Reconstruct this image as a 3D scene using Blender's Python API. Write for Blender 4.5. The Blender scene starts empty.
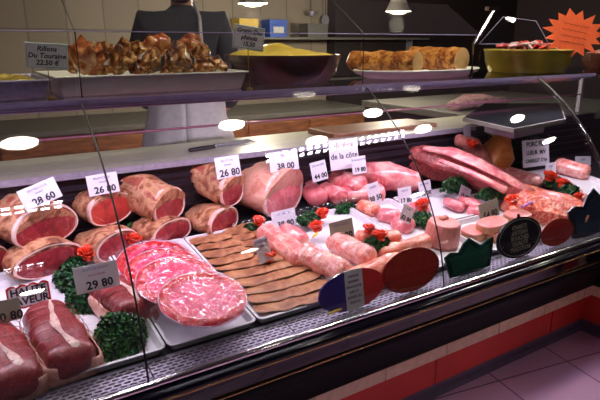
import bpy, math, random
from mathutils import Vector, Matrix, noise as mn
PI = math.pi
C = bpy.context.scene.collection
random.seed(7)
# ------------------------------------------------------------------ camera
FPX, PSI, TH, H = 547.0, math.radians(57.7), math.radians(16.1), 1.5
fv = Vector((math.cos(PSI)*math.cos(TH), math.sin(PSI)*math.cos(TH), -math.sin(TH)))
rv = Vector((math.sin(PSI), -math.cos(PSI), 0))
uv = rv.cross(fv)
CAM = Vector((0, 0, H))
def ray(px, py): return fv*FPX + rv*(px-300) - uv*(py-200)
def at(px, py, X=None, Y=None, Z=None):
    d = ray(px, py)
    t = (Z-H)/d.z if Z is not None else (Y/d.y if Y is not None else X/d.x)
    return CAM + d*t
DZ0, DK = .672, .12
def deckz(y): return DZ0 + DK*(y-1.3)
def dk(px, py, h=0.0):
    d = ray(px, py)
    t = (DZ0+h-DK*1.3-H)/(d.z-DK*d.y)
    return CAM + d*t
cam = bpy.data.objects.new('camera', bpy.data.cameras.new('camera')); C.objects.link(cam)
cam.location = CAM
cam.rotation_euler = Matrix((rv, uv, -fv)).transposed().to_euler()
cam.data.sensor_width = 36; cam.data.lens = FPX/600*36; cam.data.clip_start = .02
bpy.context.scene.camera = cam

# ------------------------------------------------------------------ materials
def lin(c): return tuple((x/255/12.92 if x/255 <= .04045 else ((x/255+.055)/1.055)**2.4) for x in c) + (1,)
class NT:
    def __init__(s, name):
        s.m = bpy.data.materials.new(name); s.m.use_nodes = True
        s.n = s.m.node_tree.nodes; s.l = s.m.node_tree.links
        s.b = s.n['Principled BSDF']; s.out = s.n['Material Output']
        s.tc = s.n.new('ShaderNodeTexCoord')
    def mapping(s, scale=(1,1,1), rot=(0,0,0), coord='Object'):
        mp = s.n.new('ShaderNodeMapping'); s.l.new(s.tc.outputs[coord], mp.inputs[0])
        mp.inputs['Scale'].default_value = scale; mp.inputs['Rotation'].default_value = rot
        return mp.outputs[0]
    def noise(s, scale, detail=4, vec=None, dist=0, rough=.5):
        t = s.n.new('ShaderNodeTexNoise'); t.inputs['Scale'].default_value = scale
        t.inputs['Detail'].default_value = detail; t.inputs['Distortion'].default_value = dist
        t.inputs['Roughness'].default_value = rough
        s.l.new(vec if vec is not None else s.tc.outputs['Object'], t.inputs['Vector'])
        return t.outputs['Fac']
    def ramp(s, fac, stops):
        r = s.n.new('ShaderNodeValToRGB'); e = r.color_ramp.elements
        while len(e) < len(stops): e.new(.5)
        for k, (p, c) in enumerate(stops): e[k].position = p; e[k].color = lin(c)
        s.l.new(fac, r.inputs[0]); return r.outputs[0]
    def bump(s, fac, strength=.3, dist=.01):
        b = s.n.new('ShaderNodeBump'); b.inputs['Strength'].default_value = strength
        b.inputs['Distance'].default_value = dist; s.l.new(fac, b.inputs['Height'])
        s.l.new(b.outputs[0], s.b.inputs['Normal']); return b.outputs[0]
    def mix(s, fac, a, b):
        m = s.n.new('ShaderNodeMix'); m.data_type = 'RGBA'
        for v, i in ((fac, 0), (a, 6), (b, 7)):
            if hasattr(v, 'links') or hasattr(v, 'is_linked'): s.l.new(v, m.inputs[i])
            else: m.inputs[i].default_value = v if i == 0 else lin(v)
        return m.outputs[2]
    def col(s, o): s.l.new(o, s.b.inputs['Base Color'])
    def set(s, rough=.5, metal=0, coat=0, spec=None, sss=0):
        s.b.inputs['Roughness'].default_value = rough; s.b.inputs['Metallic'].default_value = metal
        s.b.inputs['Coat Weight'].default_value = coat; s.b.inputs['Coat Roughness'].default_value = .15
        if spec is not None: s.b.inputs['Specular IOR Level'].default_value = spec
        return s.m
def plain(name, c, rough=.5, metal=0, coat=0, var=.08, scale=30, bump=.05):
    t = NT(name); c2 = tuple(max(0, x*(1-var)) for x in c)
    f = t.noise(scale, 3); t.col(t.ramp(f, [(.35, c2), (.65, c)]))
    if bump: t.bump(f, bump, .002)
    return t.set(rough, metal, coat)
def mottled(name, stops, scale=20, rough=.4, coat=.2, bump=.4, bscale=60, detail=5, dist=.6, stretch=(1,1,1), bd=.004):
    t = NT(name); v = t.mapping(stretch); t.col(t.ramp(t.noise(scale, detail, v, dist, .6), stops))
    t.bump(t.noise(bscale, 4, v, .3), bump, bd)
    return t.set(rough, 0, coat)
def emit(name, c, s):
    t = NT(name); t.b.inputs['Base Color'].default_value = lin(c)
    t.b.inputs['Emission Color'].default_value = lin(c); t.b.inputs['Emission Strength'].default_value = s
    return t.m
def glassy(name, tint=(255,255,255), f0=.045, rough=0.0, extra=0, bumpscale=None, bstr=.5, stretch=(1,1,1)):
    t = NT(name); t.n.remove(t.b)
    lw = t.n.new('ShaderNodeLayerWeight'); lw.inputs['Blend'].default_value = .5
    p = t.n.new('ShaderNodeMath'); p.operation = 'POWER'; p.inputs[1].default_value = 5
    t.l.new(lw.outputs['Facing'], p.inputs[0])
    m = t.n.new('ShaderNodeMath'); m.operation = 'MULTIPLY_ADD'; m.inputs[1].default_value = 1-f0-extra; m.inputs[2].default_value = f0+extra
    t.l.new(p.outputs[0], m.inputs[0])
    tr = t.n.new('ShaderNodeBsdfTransparent'); tr.inputs[0].default_value = lin(tint)
    gl = t.n.new('ShaderNodeBsdfGlossy'); gl.inputs['Roughness'].default_value = rough
    mx = t.n.new('ShaderNodeMixShader')
    if bumpscale:
        b = t.n.new('ShaderNodeBump'); b.inputs['Strength'].default_value = bstr; b.inputs['Distance'].default_value = .025
        t.l.new(t.noise(bumpscale, 4, t.mapping(stretch), 1.2), b.inputs['Height'])
        t.l.new(b.outputs[0], gl.inputs['Normal']); t.l.new(b.outputs[0], lw.inputs['Normal'])
    t.l.new(m.outputs[0], mx.inputs[0]); t.l.new(tr.outputs[0], mx.inputs[1]); t.l.new(gl.outputs[0], mx.inputs[2])
    t.l.new(mx.outputs[0], t.out.inputs[0]); return t.m

M = {}
M['tray'] = plain('white_plastic', (226,224,232), .35, 0, .2, .03)
M['platter'] = plain('glazed_white', (232,230,214), .3, 0, .3, .04)
M['steel'] = plain('brushed_steel', (172,166,186), .5, .55, 0, .1, 80)
M['chrome'] = plain('polished_chrome', (225,222,228), .1, 1, 0, .03)
M['deck'] = plain('dark_steel_deck', (60,58,66), .4, .7)
M['blackgloss'] = plain('black_gloss', (14,12,22), .12, 0, 0, .1)
M['blackpanel'] = plain('black_green_panel', (12,17,19), .5, 0, .0, .1); M['blackpanel'].node_tree.nodes['Principled BSDF'].inputs['Specular IOR Level'].default_value = .12
M['gold'] = plain('brass_line', (190,160,110), .25, .9)
M['beige'] = plain('beige_strip', (214,184,156), .5)
M['red'] = plain('red_laminate', (214,62,52), .45, 0, .1, .06, 8)
M['base'] = plain('grey_plinth', (104,92,116), .4, .2)
M['seam'] = plain('dark_seal', (22,18,22), .4)
M['rear'] = plain('dark_liner', (40,32,44), .35, .3)
M['ledge'] = plain('cream_ledge', (176,172,158), .4)
M['shelfedge'] = plain('shelf_edge_lilac', (140,130,170), .35, .1)
M['glass'] = glassy('clear_glass', (247,248,248), .05)
M['shelfglass'] = glassy('smoked_shelf_glass', (205,200,215), .06)
M['pin'] = plain('brass_pin', (170,135,60), .3, .9)
M['steelpin'] = plain('steel_pin', (150,150,155), .3, .9)
M['card'] = plain('white_card', (222,218,230), .5, 0, .1, .02)
M['greycard'] = plain('grey_green_card', (160,160,146), .5, 0, .1, .03)
M['ink'] = plain('black_ink', (14,14,30), .6)
M['blueink'] = plain('faint_blue_ink', (110,110,160), .6)
M['redink'] = plain('red_ink', (190,60,70), .6)
M['fat'] = mottled('white_fat', [(.3,(214,160,150)),(.6,(238,208,200))], 30, .35, .2, .3)
M['rind'] = mottled('browned_rind', [(.36,(92,48,38)),(.45,(158,96,68)),(.54,(206,156,120)),(.64,(160,78,66))], 15, .45, .2, .5)
M['rind2'] = mottled('pale_skin', [(.38,(190,120,104)),(.5,(222,162,146)),(.62,(200,150,124))], 12, .35, .3, .3)
def redmeat(name, a, b, c, vein=.62, scale=22, stretch=(1,1,1)):
    t = NT(name); v = t.mapping(stretch)
    base = t.ramp(t.noise(scale, 5, v, .8), [(.3, a), (.6, b)])
    w = t.n.new('ShaderNodeTexVoronoi'); w.feature = 'DISTANCE_TO_EDGE'; w.inputs['Scale'].default_value = scale*.7
    nn = t.n.new('ShaderNodeTexNoise'); nn.inputs['Scale'].default_value = scale; t.l.new(v, nn.inputs[0])
    mv = t.n.new('ShaderNodeMixRGB'); mv.inputs[0].default_value = .12; t.l.new(v, mv.inputs[1]); t.l.new(nn.outputs['Color'], mv.inputs[2])
    t.l.new(mv.outputs[0], w.inputs['Vector'])
    vr = t.ramp(w.outputs['Distance'], [(.0,(255,255,255)),(.035,(0,0,0))])
    pm = t.ramp(t.noise(scale*.4, 3, v), [(vein-.08,(0,0,0)),(vein+.06,(255,255,255))])
    mm = t.n.new('ShaderNodeMixRGB'); mm.blend_type = 'MULTIPLY'; mm.inputs[0].default_value = 1
    t.l.new(vr, mm.inputs[1]); t.l.new(pm, mm.inputs[2])
    t.col(t.mix(mm.outputs[0], base, c)); t.bump(t.noise(scale*4, 4, v), .35, .003)
    return t.set(.33, 0, .25)
M['beef'] = redmeat('dark_red_beef', (150,30,34), (196,66,58), (226,150,136), .6, 16)
M['beefcut'] = redmeat('red_beef_cut', (104,20,32), (158,44,52), (205,112,110), .52, 24)
M['grain'] = redmeat('grained_beef', (98,20,28), (148,46,50), (196,104,98), .45, 26, (1,6,6))
M['pork'] = redmeat('pink_pork', (196,84,98), (226,126,132), (244,190,186), .5, 18)
M['flank'] = redmeat('marbled_flank', (128,44,50), (190,86,84), (232,160,150), .46, 18, (1,2.4,2.4))
M['pinkskin'] = mottled('glossy_pink_meat', [(.38,(204,90,102)),(.5,(230,136,138)),(.62,(244,184,174))], 13, .22, .5, .3, 30)
M['palepork'] = mottled('pale_pink_roll', [(.38,(216,112,110)),(.5,(236,156,146)),(.62,(246,198,188))], 18, .28, .4, .35, 60, stretch=(1,3,3))
M['orangepork'] = mottled('coral_pink_roll', [(.38,(212,92,74)),(.5,(236,136,112)),(.62,(246,184,164))], 18, .3, .4, .35, 60, stretch=(1,3,3))
M['mince'] = mottled('coarse_mince', [(.38,(186,54,40)),(.5,(232,98,72)),(.62,(250,180,152))], 60, .3, .4, 1.0, 90, bd=.01)
M['escalope'] = mottled('breaded_brown', [(.38,(138,84,56)),(.5,(164,106,72)),(.62,(184,130,90))], 24, .5, .1, .5, 120)
M['pate'] = mottled('pink_brown_pate', [(.3,(176,92,84)),(.5,(206,124,112)),(.7,(222,150,134))], 30, .4, .2, .5, 50, stretch=(3,3,.5))
M['pategold'] = mottled('tan_crust', [(.3,(196,128,86)),(.7,(226,170,128))], 20, .45, .1, .3)
M['patetop'] = mottled('pink_slab_top', [(.3,(226,128,128)),(.7,(242,170,160))], 20, .35, .3, .3)
M['carp'] = redmeat('carpaccio', (226,30,82), (242,72,116), (252,176,200), .5, 24)
M['carprim'] = mottled('carpaccio_rim', [(.38,(196,24,32)),(.5,(220,56,56)),(.65,(240,110,106))], 30, .25, .6, .4)
M['film'] = glassy('cling_film', (255,236,246), .06, .08, .06, 26, 1.0, (1,.12,1))
M['orange'] = mottled('orange_ham_rind', [(.3,(176,92,36)),(.5,(212,126,50)),(.75,(226,150,80))], 16, .45, .2, .4)
M['hock'] = mottled('roasted_crust', [(.38,(44,20,9)),(.46,(120,62,24)),(.53,(190,122,52)),(.61,(238,200,128))], 26, .3, .5, .9, 40, bd=.008)
M['hock2'] = mottled('roasted_skin_golden', [(.36,(110,46,20)),(.5,(190,104,56)),(.62,(236,184,122))], 16, .25, .6, .4, 30)
M['hamroll'] = mottled('golden_roast_roll', [(.36,(110,52,14)),(.48,(186,106,36)),(.62,(228,166,84))], 34, .4, .3, .7, 50)
M['hamend'] = mottled('pale_roast_cut', [(.3,(206,158,92)),(.7,(226,186,124))], 14, .4, .2, .2)
M['bronze'] = plain('brown_glazed_bowl', (82,42,28), .25, 0, .5, .2, 6)
M['brassbowl'] = plain('olive_brass_bowl', (150,134,36), .28, .5, .2, .25, 5)
M['brassrim'] = plain('bright_brass_rim', (226,206,96), .25, .6)
M['cream'] = mottled('yellow_mash', [(.3,(222,182,58)),(.7,(244,214,92))], 9, .45, .2, .5, 22, bd=.012)
M['salad'] = mottled('yellow_salad', [(.3,(96,84,30)),(.5,(190,160,60)),(.7,(226,206,130))], 34, .35, .4, .8, 50, bd=.01)
M['salami'] = mottled('red_white_slices', [(.35,(176,30,24)),(.5,(220,70,54)),(.62,(236,200,186))], 26, .35, .4, .5, 40)
M['star'] = plain('fluorescent_orange_card', (250,112,60), .5, 0, 0, .04)
M['leafA'] = plain('parsley_green', (26,96,50), .45, 0, .1, .45, 60)
M['leafB'] = plain('parsley_light_green', (78,140,62), .45, 0, .1, .35, 60)
M['stem'] = plain('parsley_stem', (96,150,70), .5)
M['darkleaf'] = plain('dark_bay_leaf', (22,40,34), .4, 0, .2, .3)
M['tomato'] = plain('tomato_skin', (252,66,26), .22, 0, .5, .2, 25)
M['lemon'] = plain('yellow_pick', (244,190,30), .4)
M['yellowmark'] = plain('yellow_mark', (250,206,30), .4)
M['signblue'] = plain('sign_blue', (44,36,120), .25, 0, .4)
M['signwhite'] = plain('sign_white', (206,208,206), .3, 0, .4)
M['signred'] = plain('sign_red', (206,44,36), .25, 0, .4)
M['signdred'] = plain('sign_dark_red', (150,34,30), .25, 0, .4)
M['signbrown'] = plain('sign_brick', (156,46,34), .25, 0, .4)
M['signgreen'] = plain('sign_dark_green', (10,58,46), .25, 0, .4)
M['signblack'] = plain('sign_black', (20,22,32), .25, 0, .4)
M['goldink'] = plain('dull_gold_ink', (126,122,104), .4)
M['bluestick'] = plain('lilac_stick', (196,130,210), .3, 0, .4)
M['skin'] = plain('skin', (214,160,136), .5)
M['navy'] = plain('navy_wool', (70,74,84), .85, 0, 0, .2, 200)
M['apron'] = plain('white_cotton', (205,200,206), .8, 0, 0, .06, 40)
M['hair'] = plain('dark_hair', (40,26,20), .6)
M['eye'] = plain('eye', (20,16,16), .2)
M['trouser'] = plain('dark_trousers', (40,40,52), .8)
M['wood'] = mottled('brown_wood', [(.3,(92,54,36)),(.7,(150,96,62))], 7, .45, .1, .15, 40, stretch=(1,6,6))
M['board'] = plain('pale_worktop', (196,194,172), .4, 0, .1, .05)
M['knifeh'] = plain('dark_handle', (44,36,44), .4)
M['blade'] = plain('blade', (170,170,178), .25, .9)
M['bluebox'] = plain('blue_carton', (34,84,190), .5)
M['greybox'] = plain('grey_box', (96,94,90), .5)
M['yellowbox'] = plain('yellow_label', (226,190,60), .5)
M['greywrap'] = glassy('plastic_wrap', (200,200,205), .08, .1, .12, 30, .6)
M['blackplate'] = plain('black_plate', (34,38,40), .12, .1, .5, .1)
M['lampglow'] = emit('lamp_glow', (255,244,225), 26)
M['tubeglow'] = emit('tube_glow', (245,240,255), 26)
M['warmglow'] = emit('warm_bulb_glow', (255,236,190), 3.2)
M['pinkglow'] = emit('pink_tube_glow', (255,190,225), .35)
M['lamp'] = plain('white_lamp_metal', (200,196,186), .4, .2)
M['louvre'] = plain('grey_louvre', (60,60,64), .4, .4)

# ------------------------------------------------------------------ mesh builder
class MB:
    def __init__(s): s.v = []; s.f = []; s.mi = []
    def add(s, v, f, mi=0):
        o = len(s.v); s.v += [tuple(p) for p in v]; s.f += [tuple(i+o for i in q) for q in f]; s.mi += [mi]*len(f); return s
    def box(s, a, b, mi=0, T=None):
        (x0,y0,z0),(x1,y1,z1) = a, b
        v = [Vector(p) for p in ((x0,y0,z0),(x1,y0,z0),(x1,y1,z0),(x0,y1,z0),(x0,y0,z1),(x1,y0,z1),(x1,y1,z1),(x0,y1,z1))]
        if T: v = [T @ p for p in v]
        return s.add(v, [(0,3,2,1),(4,5,6,7),(0,1,5,4),(1,2,6,5),(2,3,7,6),(3,0,4,7)], mi)
    def tube(s, pts, r, n=10, mi=0, cap=True):
        pts = [Vector(p) for p in pts]; rs = r if isinstance(r, (list,tuple)) else [r]*len(pts)
        vs = []; up = Vector((0,0,1))
        for i, p in enumerate(pts):
            t = (pts[min(i+1,len(pts)-1)]-pts[max(i-1,0)]).normalized()
            a = t.cross(up)
            if a.length < 1e-3: a = t.cross(Vector((1,0,0)))
            a.normalize(); b = t.cross(a)
            for k in range(n):
                w = 2*PI*k/n; vs.append(p + (a*math.cos(w)+b*math.sin(w))*rs[i])
        fs = [(i*n+k, i*n+(k+1)%n, (i+1)*n+(k+1)%n, (i+1)*n+k) for i in range(len(pts)-1) for k in range(n)]
        if cap: fs += [tuple(range(n))[::-1], tuple((len(pts)-1)*n+k for k in range(n))]
        return s.add(vs, fs, mi)
    def lathe(s, prof, n=40, c=(0,0,0), sx=1, sy=1, mi=0, wob=None):
        vs = []; c = Vector(c)
        for (r, z) in prof:
            for k in range(n):
                w = 2*PI*k/n; q = r*(1+(wob(w) if wob else 0)); vs.append(c+Vector((q*math.cos(w)*sx, q*math.sin(w)*sy, z)))
        fs = [(i*n+k, i*n+(k+1)%n, (i+1)*n+(k+1)%n, (i+1)*n+k) for i in range(len(prof)-1) for k in range(n)]
        if prof[0][0] > 1e-6: fs.append(tuple(range(n))[::-1])
        if prof[-1][0] > 1e-6: fs.append(tuple((len(prof)-1)*n+k for k in range(n)))
        return s.add(vs, fs, mi)
    def prism(s, out, y0, y1, mi=0, T=None):           # outline in x,z ; extruded along y
        n = len(out)
        v = [Vector((x,y0,z)) for x,z in out] + [Vector((x,y1,z)) for x,z in out]
        if T: v = [T @ p for p in v]
        return s.add(v, [tuple(range(n)), tuple(range(2*n-1,n-1,-1))] + [(i,i+n,(i+1)%n+n,(i+1)%n) for i in range(n)], mi)
    def loft(s, path, rad, n=26, noise=.0, nf=8, seed=0, e=2.0, flat=0, mi=0, caps=4, yaxis=None, T=None):
        """closed organic body along a path; rad = (half width, half height) at each station"""
        path = [Vector(p) for p in path]; m = len(path); vs = []
        st = []
        def frame(i):
            t = (path[min(i+1,m-1)]-path[max(i-1,0)]).normalized()
            a = t.cross(Vector((0,0,1)));
            if a.length < 1e-3: a = Vector((1,0,0))
            a.normalize(); return t, a, a.cross(t)
        t0, a0, b0 = frame(0); t1, a1, b1 = frame(m-1)
        w0, h0 = rad[0]; w1, h1 = rad[-1]
        capl0 = min(w0,h0)*.7; capl1 = min(w1,h1)*.7
        if isinstance(caps, tuple): c0, c1 = caps
        else: c0 = c1 = caps
        for k in range(c0):
            q = (k+.6)/(c0+.6)*PI/2; st.append((path[0]-t0*capl0*math.cos(q), a0, b0, w0*math.sin(q), h0*math.sin(q)))
        for i in range(m): t, a, b = frame(i); st.append((path[i], a, b, rad[i][0], rad[i][1]))
        for k in range(c1-1,-1,-1):
            q = (k+.6)/(c1+.6)*PI/2; st.append((path[-1]+t1*capl1*math.cos(q), a1, b1, w1*math.sin(q), h1*math.sin(q)))
        for (p, a, b, w, h) in st:
            for k in range(n):
                g = 2*PI*k/n; cx, cz = math.cos(g), math.sin(g)
                ex = 2/e; x = math.copysign(abs(cx)**ex, cx)*w; z = math.copysign(abs(cz)**ex, cz)*h
                q = p + a*x + b*z
                if noise:
                    dd = mn.noise(q*nf + Vector((seed*3.1, seed*1.7, seed)))*noise + mn.noise(q*nf*2.7 + Vector((seed, 0, seed*2.3)))*noise*.4
                    q = q + (a*cx + b*cz)*dd
                if T: q = T @ q
                vs.append(q)
        L = len(st)
        fs = [(i*n+k, (i+1)*n+k, (i+1)*n+(k+1)%n, i*n+(k+1)%n) for i in range(L-1) for k in range(n)]
        fs += [tuple(range(n)), tuple((L-1)*n+k for k in range(n-1,-1,-1))]
        return s.add(vs, fs, mi)
    def build(s, name, mats, parent=None, smooth=True, loc=None, rot=None):
        me = bpy.data.meshes.new(name); me.from_pydata(s.v, [], s.f); me.validate(); me.update()
        for m_ in (mats if isinstance(mats, (list,tuple)) else [mats]): me.materials.append(m_)
        for p, i in zip(me.polygons, s.mi): p.material_index = i; p.use_smooth = smooth
        if smooth:
            try: me.set_sharp_from_angle(angle=math.radians(50))
            except Exception: pass
        o = bpy.data.objects.new(name, me); C.objects.link(o)
        if parent: o.parent = parent
        if loc is not None: o.location = loc
        if rot is not None: o.rotation_euler = rot
        return o
def bevel(o, w=.003, seg=2):
    b = o.modifiers.new('b', 'BEVEL'); b.width = w; b.segments = seg; b.limit_method = 'ANGLE'; return o
def tag(o, label, cat, group=None):
    o['label'] = label; o['category'] = cat
    if group: o['group'] = group
    elif 'group' in o: del o['group']
    return o
def thing(name, label, cat, loc=(0,0,0), rz=0, group=None):
    o = bpy.data.objects.new(name, None); C.objects.link(o); o.empty_display_size = .05
    o.location = loc; o.rotation_euler = (0,0,rz); return tag(o, label, cat, group)
def struct(o): o['kind'] = 'structure'; return o
def copy_tree(o, parent=None):
    c = o.copy(); C.objects.link(c)
    if parent: c.parent = parent
    for ch in list(o.children): copy_tree(ch, c)
    return c
FONT = None
def text(name, body, size, mat, parent, loc, offset=0, rot=(PI/2,0,0), depth=.0004, align='CENTER', shear=0):
    cu = bpy.data.curves.new(name, 'FONT'); cu.body = body; cu.size = size; cu.align_x = align; cu.align_y = 'CENTER'
    cu.offset = offset; cu.extrude = depth; cu.shear = shear; cu.resolution_u = 2
    tmp = bpy.data.objects.new('tmp', cu); C.objects.link(tmp)
    dg = bpy.context.evaluated_depsgraph_get()
    me = bpy.data.meshes.new_from_object(tmp.evaluated_get(dg))
    bpy.data.objects.remove(tmp); bpy.data.curves.remove(cu)
    me.name = name; me.materials.clear(); me.materials.append(mat)
    o = bpy.data.objects.new(name, me); C.objects.link(o); o.parent = parent; o.location = loc; o.rotation_euler = rot
    return o

# ================================================================== SETTING
XL, XR, YF, YB, ZC = -2.6, 6.4, -2.6, 5.0, 2.6
def slab(name, a, b, mat): return struct(MB().box(a, b).build(name, mat, smooth=False))
t = NT('floor_tiles')
v = t.mapping((1,1,1), (0,0,math.radians(10)))
br = t.n.new('ShaderNodeTexBrick'); t.l.new(v, br.inputs['Vector'])
br.offset = 0; br.inputs['Scale'].default_value = 1; br.inputs['Brick Width'].default_value = .42; br.inputs['Row Height'].default_value = .42
br.inputs['Mortar Size'].default_value = .004; br.inputs['Mortar Smooth'].default_value = .2
br.inputs['Color1'].default_value = lin((206,160,196)); br.inputs['Color2'].default_value = lin((196,150,188)); br.inputs['Mortar'].default_value = lin((92,74,92))
t.col(br.outputs['Color']); M['floor'] = t.set(.3, 0, .1)
slab('floor', (XL,YF,-.1), (XR,YB,0), M['floor'])
M['ceiling'] = plain('dim_ceiling', (96,88,100), .8); M['wallp'] = plain('dark_plaster', (70,60,64), .8)
slab('ceiling', (XL,YF,ZC), (XR,YB,ZC+.1), M['ceiling'])
t = NT('back_wall_panelling'); v = t.mapping((1,1,1), coord='Generated')
br = t.n.new('ShaderNodeTexBrick'); t.l.new(t.mapping((1,1,1), (PI/2,0,0)), br.inputs['Vector'])
br.offset = 0; br.inputs['Scale'].default_value = 1; br.inputs['Brick Width'].default_value = .3; br.inputs['Row Height'].default_value = 1.6
br.inputs['Mortar Size'].default_value = .006
br.inputs['Color1'].default_value = lin((150,138,122)); br.inputs['Color2'].default_value = lin((136,126,112)); br.inputs['Mortar'].default_value = lin((112,102,90))
t.col(br.outputs['Color']); M['backw'] = t.set(.6)
slab('wall_back', (XL,YB,0), (3.5,YB+.1,ZC), M['backw'])
slab('wall_rear_right', (3.5,YB-.15,0), (XR,YB+.1,ZC), plain('black_brown_wall', (34,26,28), .7))
slab('wall_left', (XL-.1,YF,0), (XL,YB+.1,ZC), M['wallp'])
slab('wall_right', (XR,YF,0), (XR+.1,YB+.1,ZC), M['wallp'])
slab('wall_front', (XL-.1,YF-.1,0), (XR+.1,YF,ZC), M['wallp'])

# ================================================================== DISPLAY CASE
PROFK = [(1.70,1.332),(1.60,1.272),(1.49,1.185),(1.377,1.055),(1.31,.94),(1.265,.82),(1.228,.668)]
def catmull(K, n=8):
    K = [Vector((a,b)) for a,b in K]; P = [2*K[0]-K[1]] + K + [2*K[-1]-K[-2]]; out = []
    for i in range(1, len(P)-2):
        p0,p1,p2,p3 = P[i-1:i+3]
        for k in range(n):
            q = k/n; out.append(.5*((2*p1)+(-p0+p2)*q+(2*p0-5*p1+4*p2-p3)*q*q+(-p0+3*p1-3*p2+p3)*q**3))
    return out + [K[-1]]
def bez(q):
    P = [Vector(p) for p in ((1.70,1.332),(1.45,1.19),(1.262,.95),(1.228,.668))]
    return P[0]*(1-q)**3 + P[1]*3*q*(1-q)**2 + P[2]*3*q*q*(1-q) + P[3]*q**3
PROF = [bez(k/56) for k in range(57)]
YK, XK = 1.445, 2.72                    # kick plane of the long run, kick plane of the return
XLE = -1.2                              # left end of the case (outside the frame)
YRE = -.6                               # near end of the return
case = thing('display_case', 'long refrigerated butcher display counter with curved glass front and red lower panels', 'display counter', (1.2,1.9,0))
case.location = (0,0,0)
def run(name, prof, mat, thick=None, smooth=True):
    """profile (y,z) swept along the long run and round the inner corner; return mirrored on the mitre"""
    b = MB(); n = len(prof); vs = []
    for (y,z) in prof: vs += [(XLE,y,z), (XK-(YK-y),y,z), (XK-(YK-y),YRE,z)]
    fs = []
    for i in range(n-1):
        for k in range(2): fs.append((i*3+k, i*3+k+1, (i+1)*3+k+1, (i+1)*3+k))
    b.add(vs, fs); o = b.build(name, mat, case, smooth)
    if thick:
        s = o.modifiers.new('s', 'SOLIDIFY'); s.thickness = thick; s.offset = 0
    return o
def closed(name, prof, mat):
    return run(name, prof + [prof[0]], mat, smooth=False)
def arc(cy, cz, r, a0, a1, n=8): return [(cy+r*math.cos(math.radians(a0+(a1-a0)*k/n)), cz+r*math.sin(math.radians(a0+(a1-a0)*k/n))) for k in range(n+1)]
run('front_rail', arc(1.222,.662,.012,0,360,14), M['chrome'])
run('rail_lip', [(1.24,.655),(1.208,.648),(1.196,.636),(1.196,.628),(1.205,.622)], M['blackgloss'], .003)
run('gold_line', arc(1.200,.622,.0055,0,360,8), M['gold'])
run('gloss_bumper', [(1.205,.617),(1.222,.602),(1.236,.57),(1.245,.545),(1.262,.520)], M['blackgloss'], .003)
run('bumper_trim', arc(1.262,.516,.004,0,360,8), M['gold'])
run('dark_panel', [(1.266,.513),(1.30,.44),(1.368,.325),(1.372,.303)], M['blackpanel'], .004)
# beige strip in lengths, red kick panels, plinth
def seg_boxes(name, a, b, y0, y1, z0, z1, step, gap, mat, start):
    x = start
    while x < b:
        x0 = max(a, x); x1 = min(b, x+step-gap)
        if x1 > x0: bevel(MB().box((x0,y0,z0),(x1,y1,z1)).build(name, mat, case, False), .002)
        x += step
seg_boxes('beige_strip', XLE, XK-.06, 1.372, 1.395, .246, .300, .33, .004, M['beige'], -1.05)
seg_boxes('red_panel', XLE, XK-.012, 1.43, 1.445, .07, .262, .82, .006, M['red'], -.86)
for (nm, x0, x1, z0, z1, mt) in (('beige_strip', XK-.069, XK-.05, .246, .300, 'beige'), ('red_panel', XK-.015, XK, .07, .262, 'red')):
    MB().box((x0, YRE, z0), (x1, YK-.06 if nm == 'beige_strip' else YK-.006, z1)).build(nm, M[mt], case, False)
run('plinth', [(YK-.004,.0),(YK-.016,.0),(YK-.016,.028),(YK-.004,.034),(YK-.004,.05),(YK-.012,.052),(YK-.012,.07),(YK+.004,.07)], M['base'], .004)
# carcass behind the front skin
MB().prism([(1.46,0.005),(1.46,.30),(1.30,.50),(1.25,.60),(1.26,.635),(2.2,.72),(2.2,.005)], XLE+.01, XK-.2, T=Matrix(((0,1,0,0),(1,0,0,0),(0,0,1,0),(0,0,0,1)))).build('carcass', M['rear'], case, False)
MB().box((XK+.02, YRE+.01, .005), (3.75, 2.2, .62)).build('return_carcass', M['rear'], case, False)
# cooled deck and rear liner
d = MB(); x0, x1 = XLE, 3.75
d.add([(x0,1.27,deckz(1.27)-.006),(x1,1.27,deckz(1.27)-.006),(x1,2.12,deckz(2.12)-.006),(x0,2.12,deckz(2.12)-.006),
       (x0,1.27,deckz(1.27)-.016),(x1,1.27,deckz(1.27)-.016),(x1,2.12,deckz(2.12)-.016),(x0,2.12,deckz(2.12)-.016)],
      [(0,1,2,3),(7,6,5,4),(0,4,5,1),(1,5,6,2),(2,6,7,3),(3,7,4,0)])
d.build('deck', M['deck'], case, False)
MB().box((2.56,YRE,.655),(3.75,1.26,.665)).build('return_deck', M['deck'], case, False)
lb = MB()
lb.box((XLE,2.12,.74),(3.75,2.135,1.03))
for k in range(5): lb.box((XLE,2.108,.80+k*.042),(3.75,2.121,.812+k*.042))
lb.build('rear_liner', M['rear'], case, False)
MB().box((XLE,2.090,1.022),(2.5,2.205,1.040)).build('liner_ledge', M['ledge'], case, False)
MB().box((XLE,2.084,1.018),(2.5,2.0895,1.042)).build('liner_trim', M['steel'], case, False)
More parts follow.
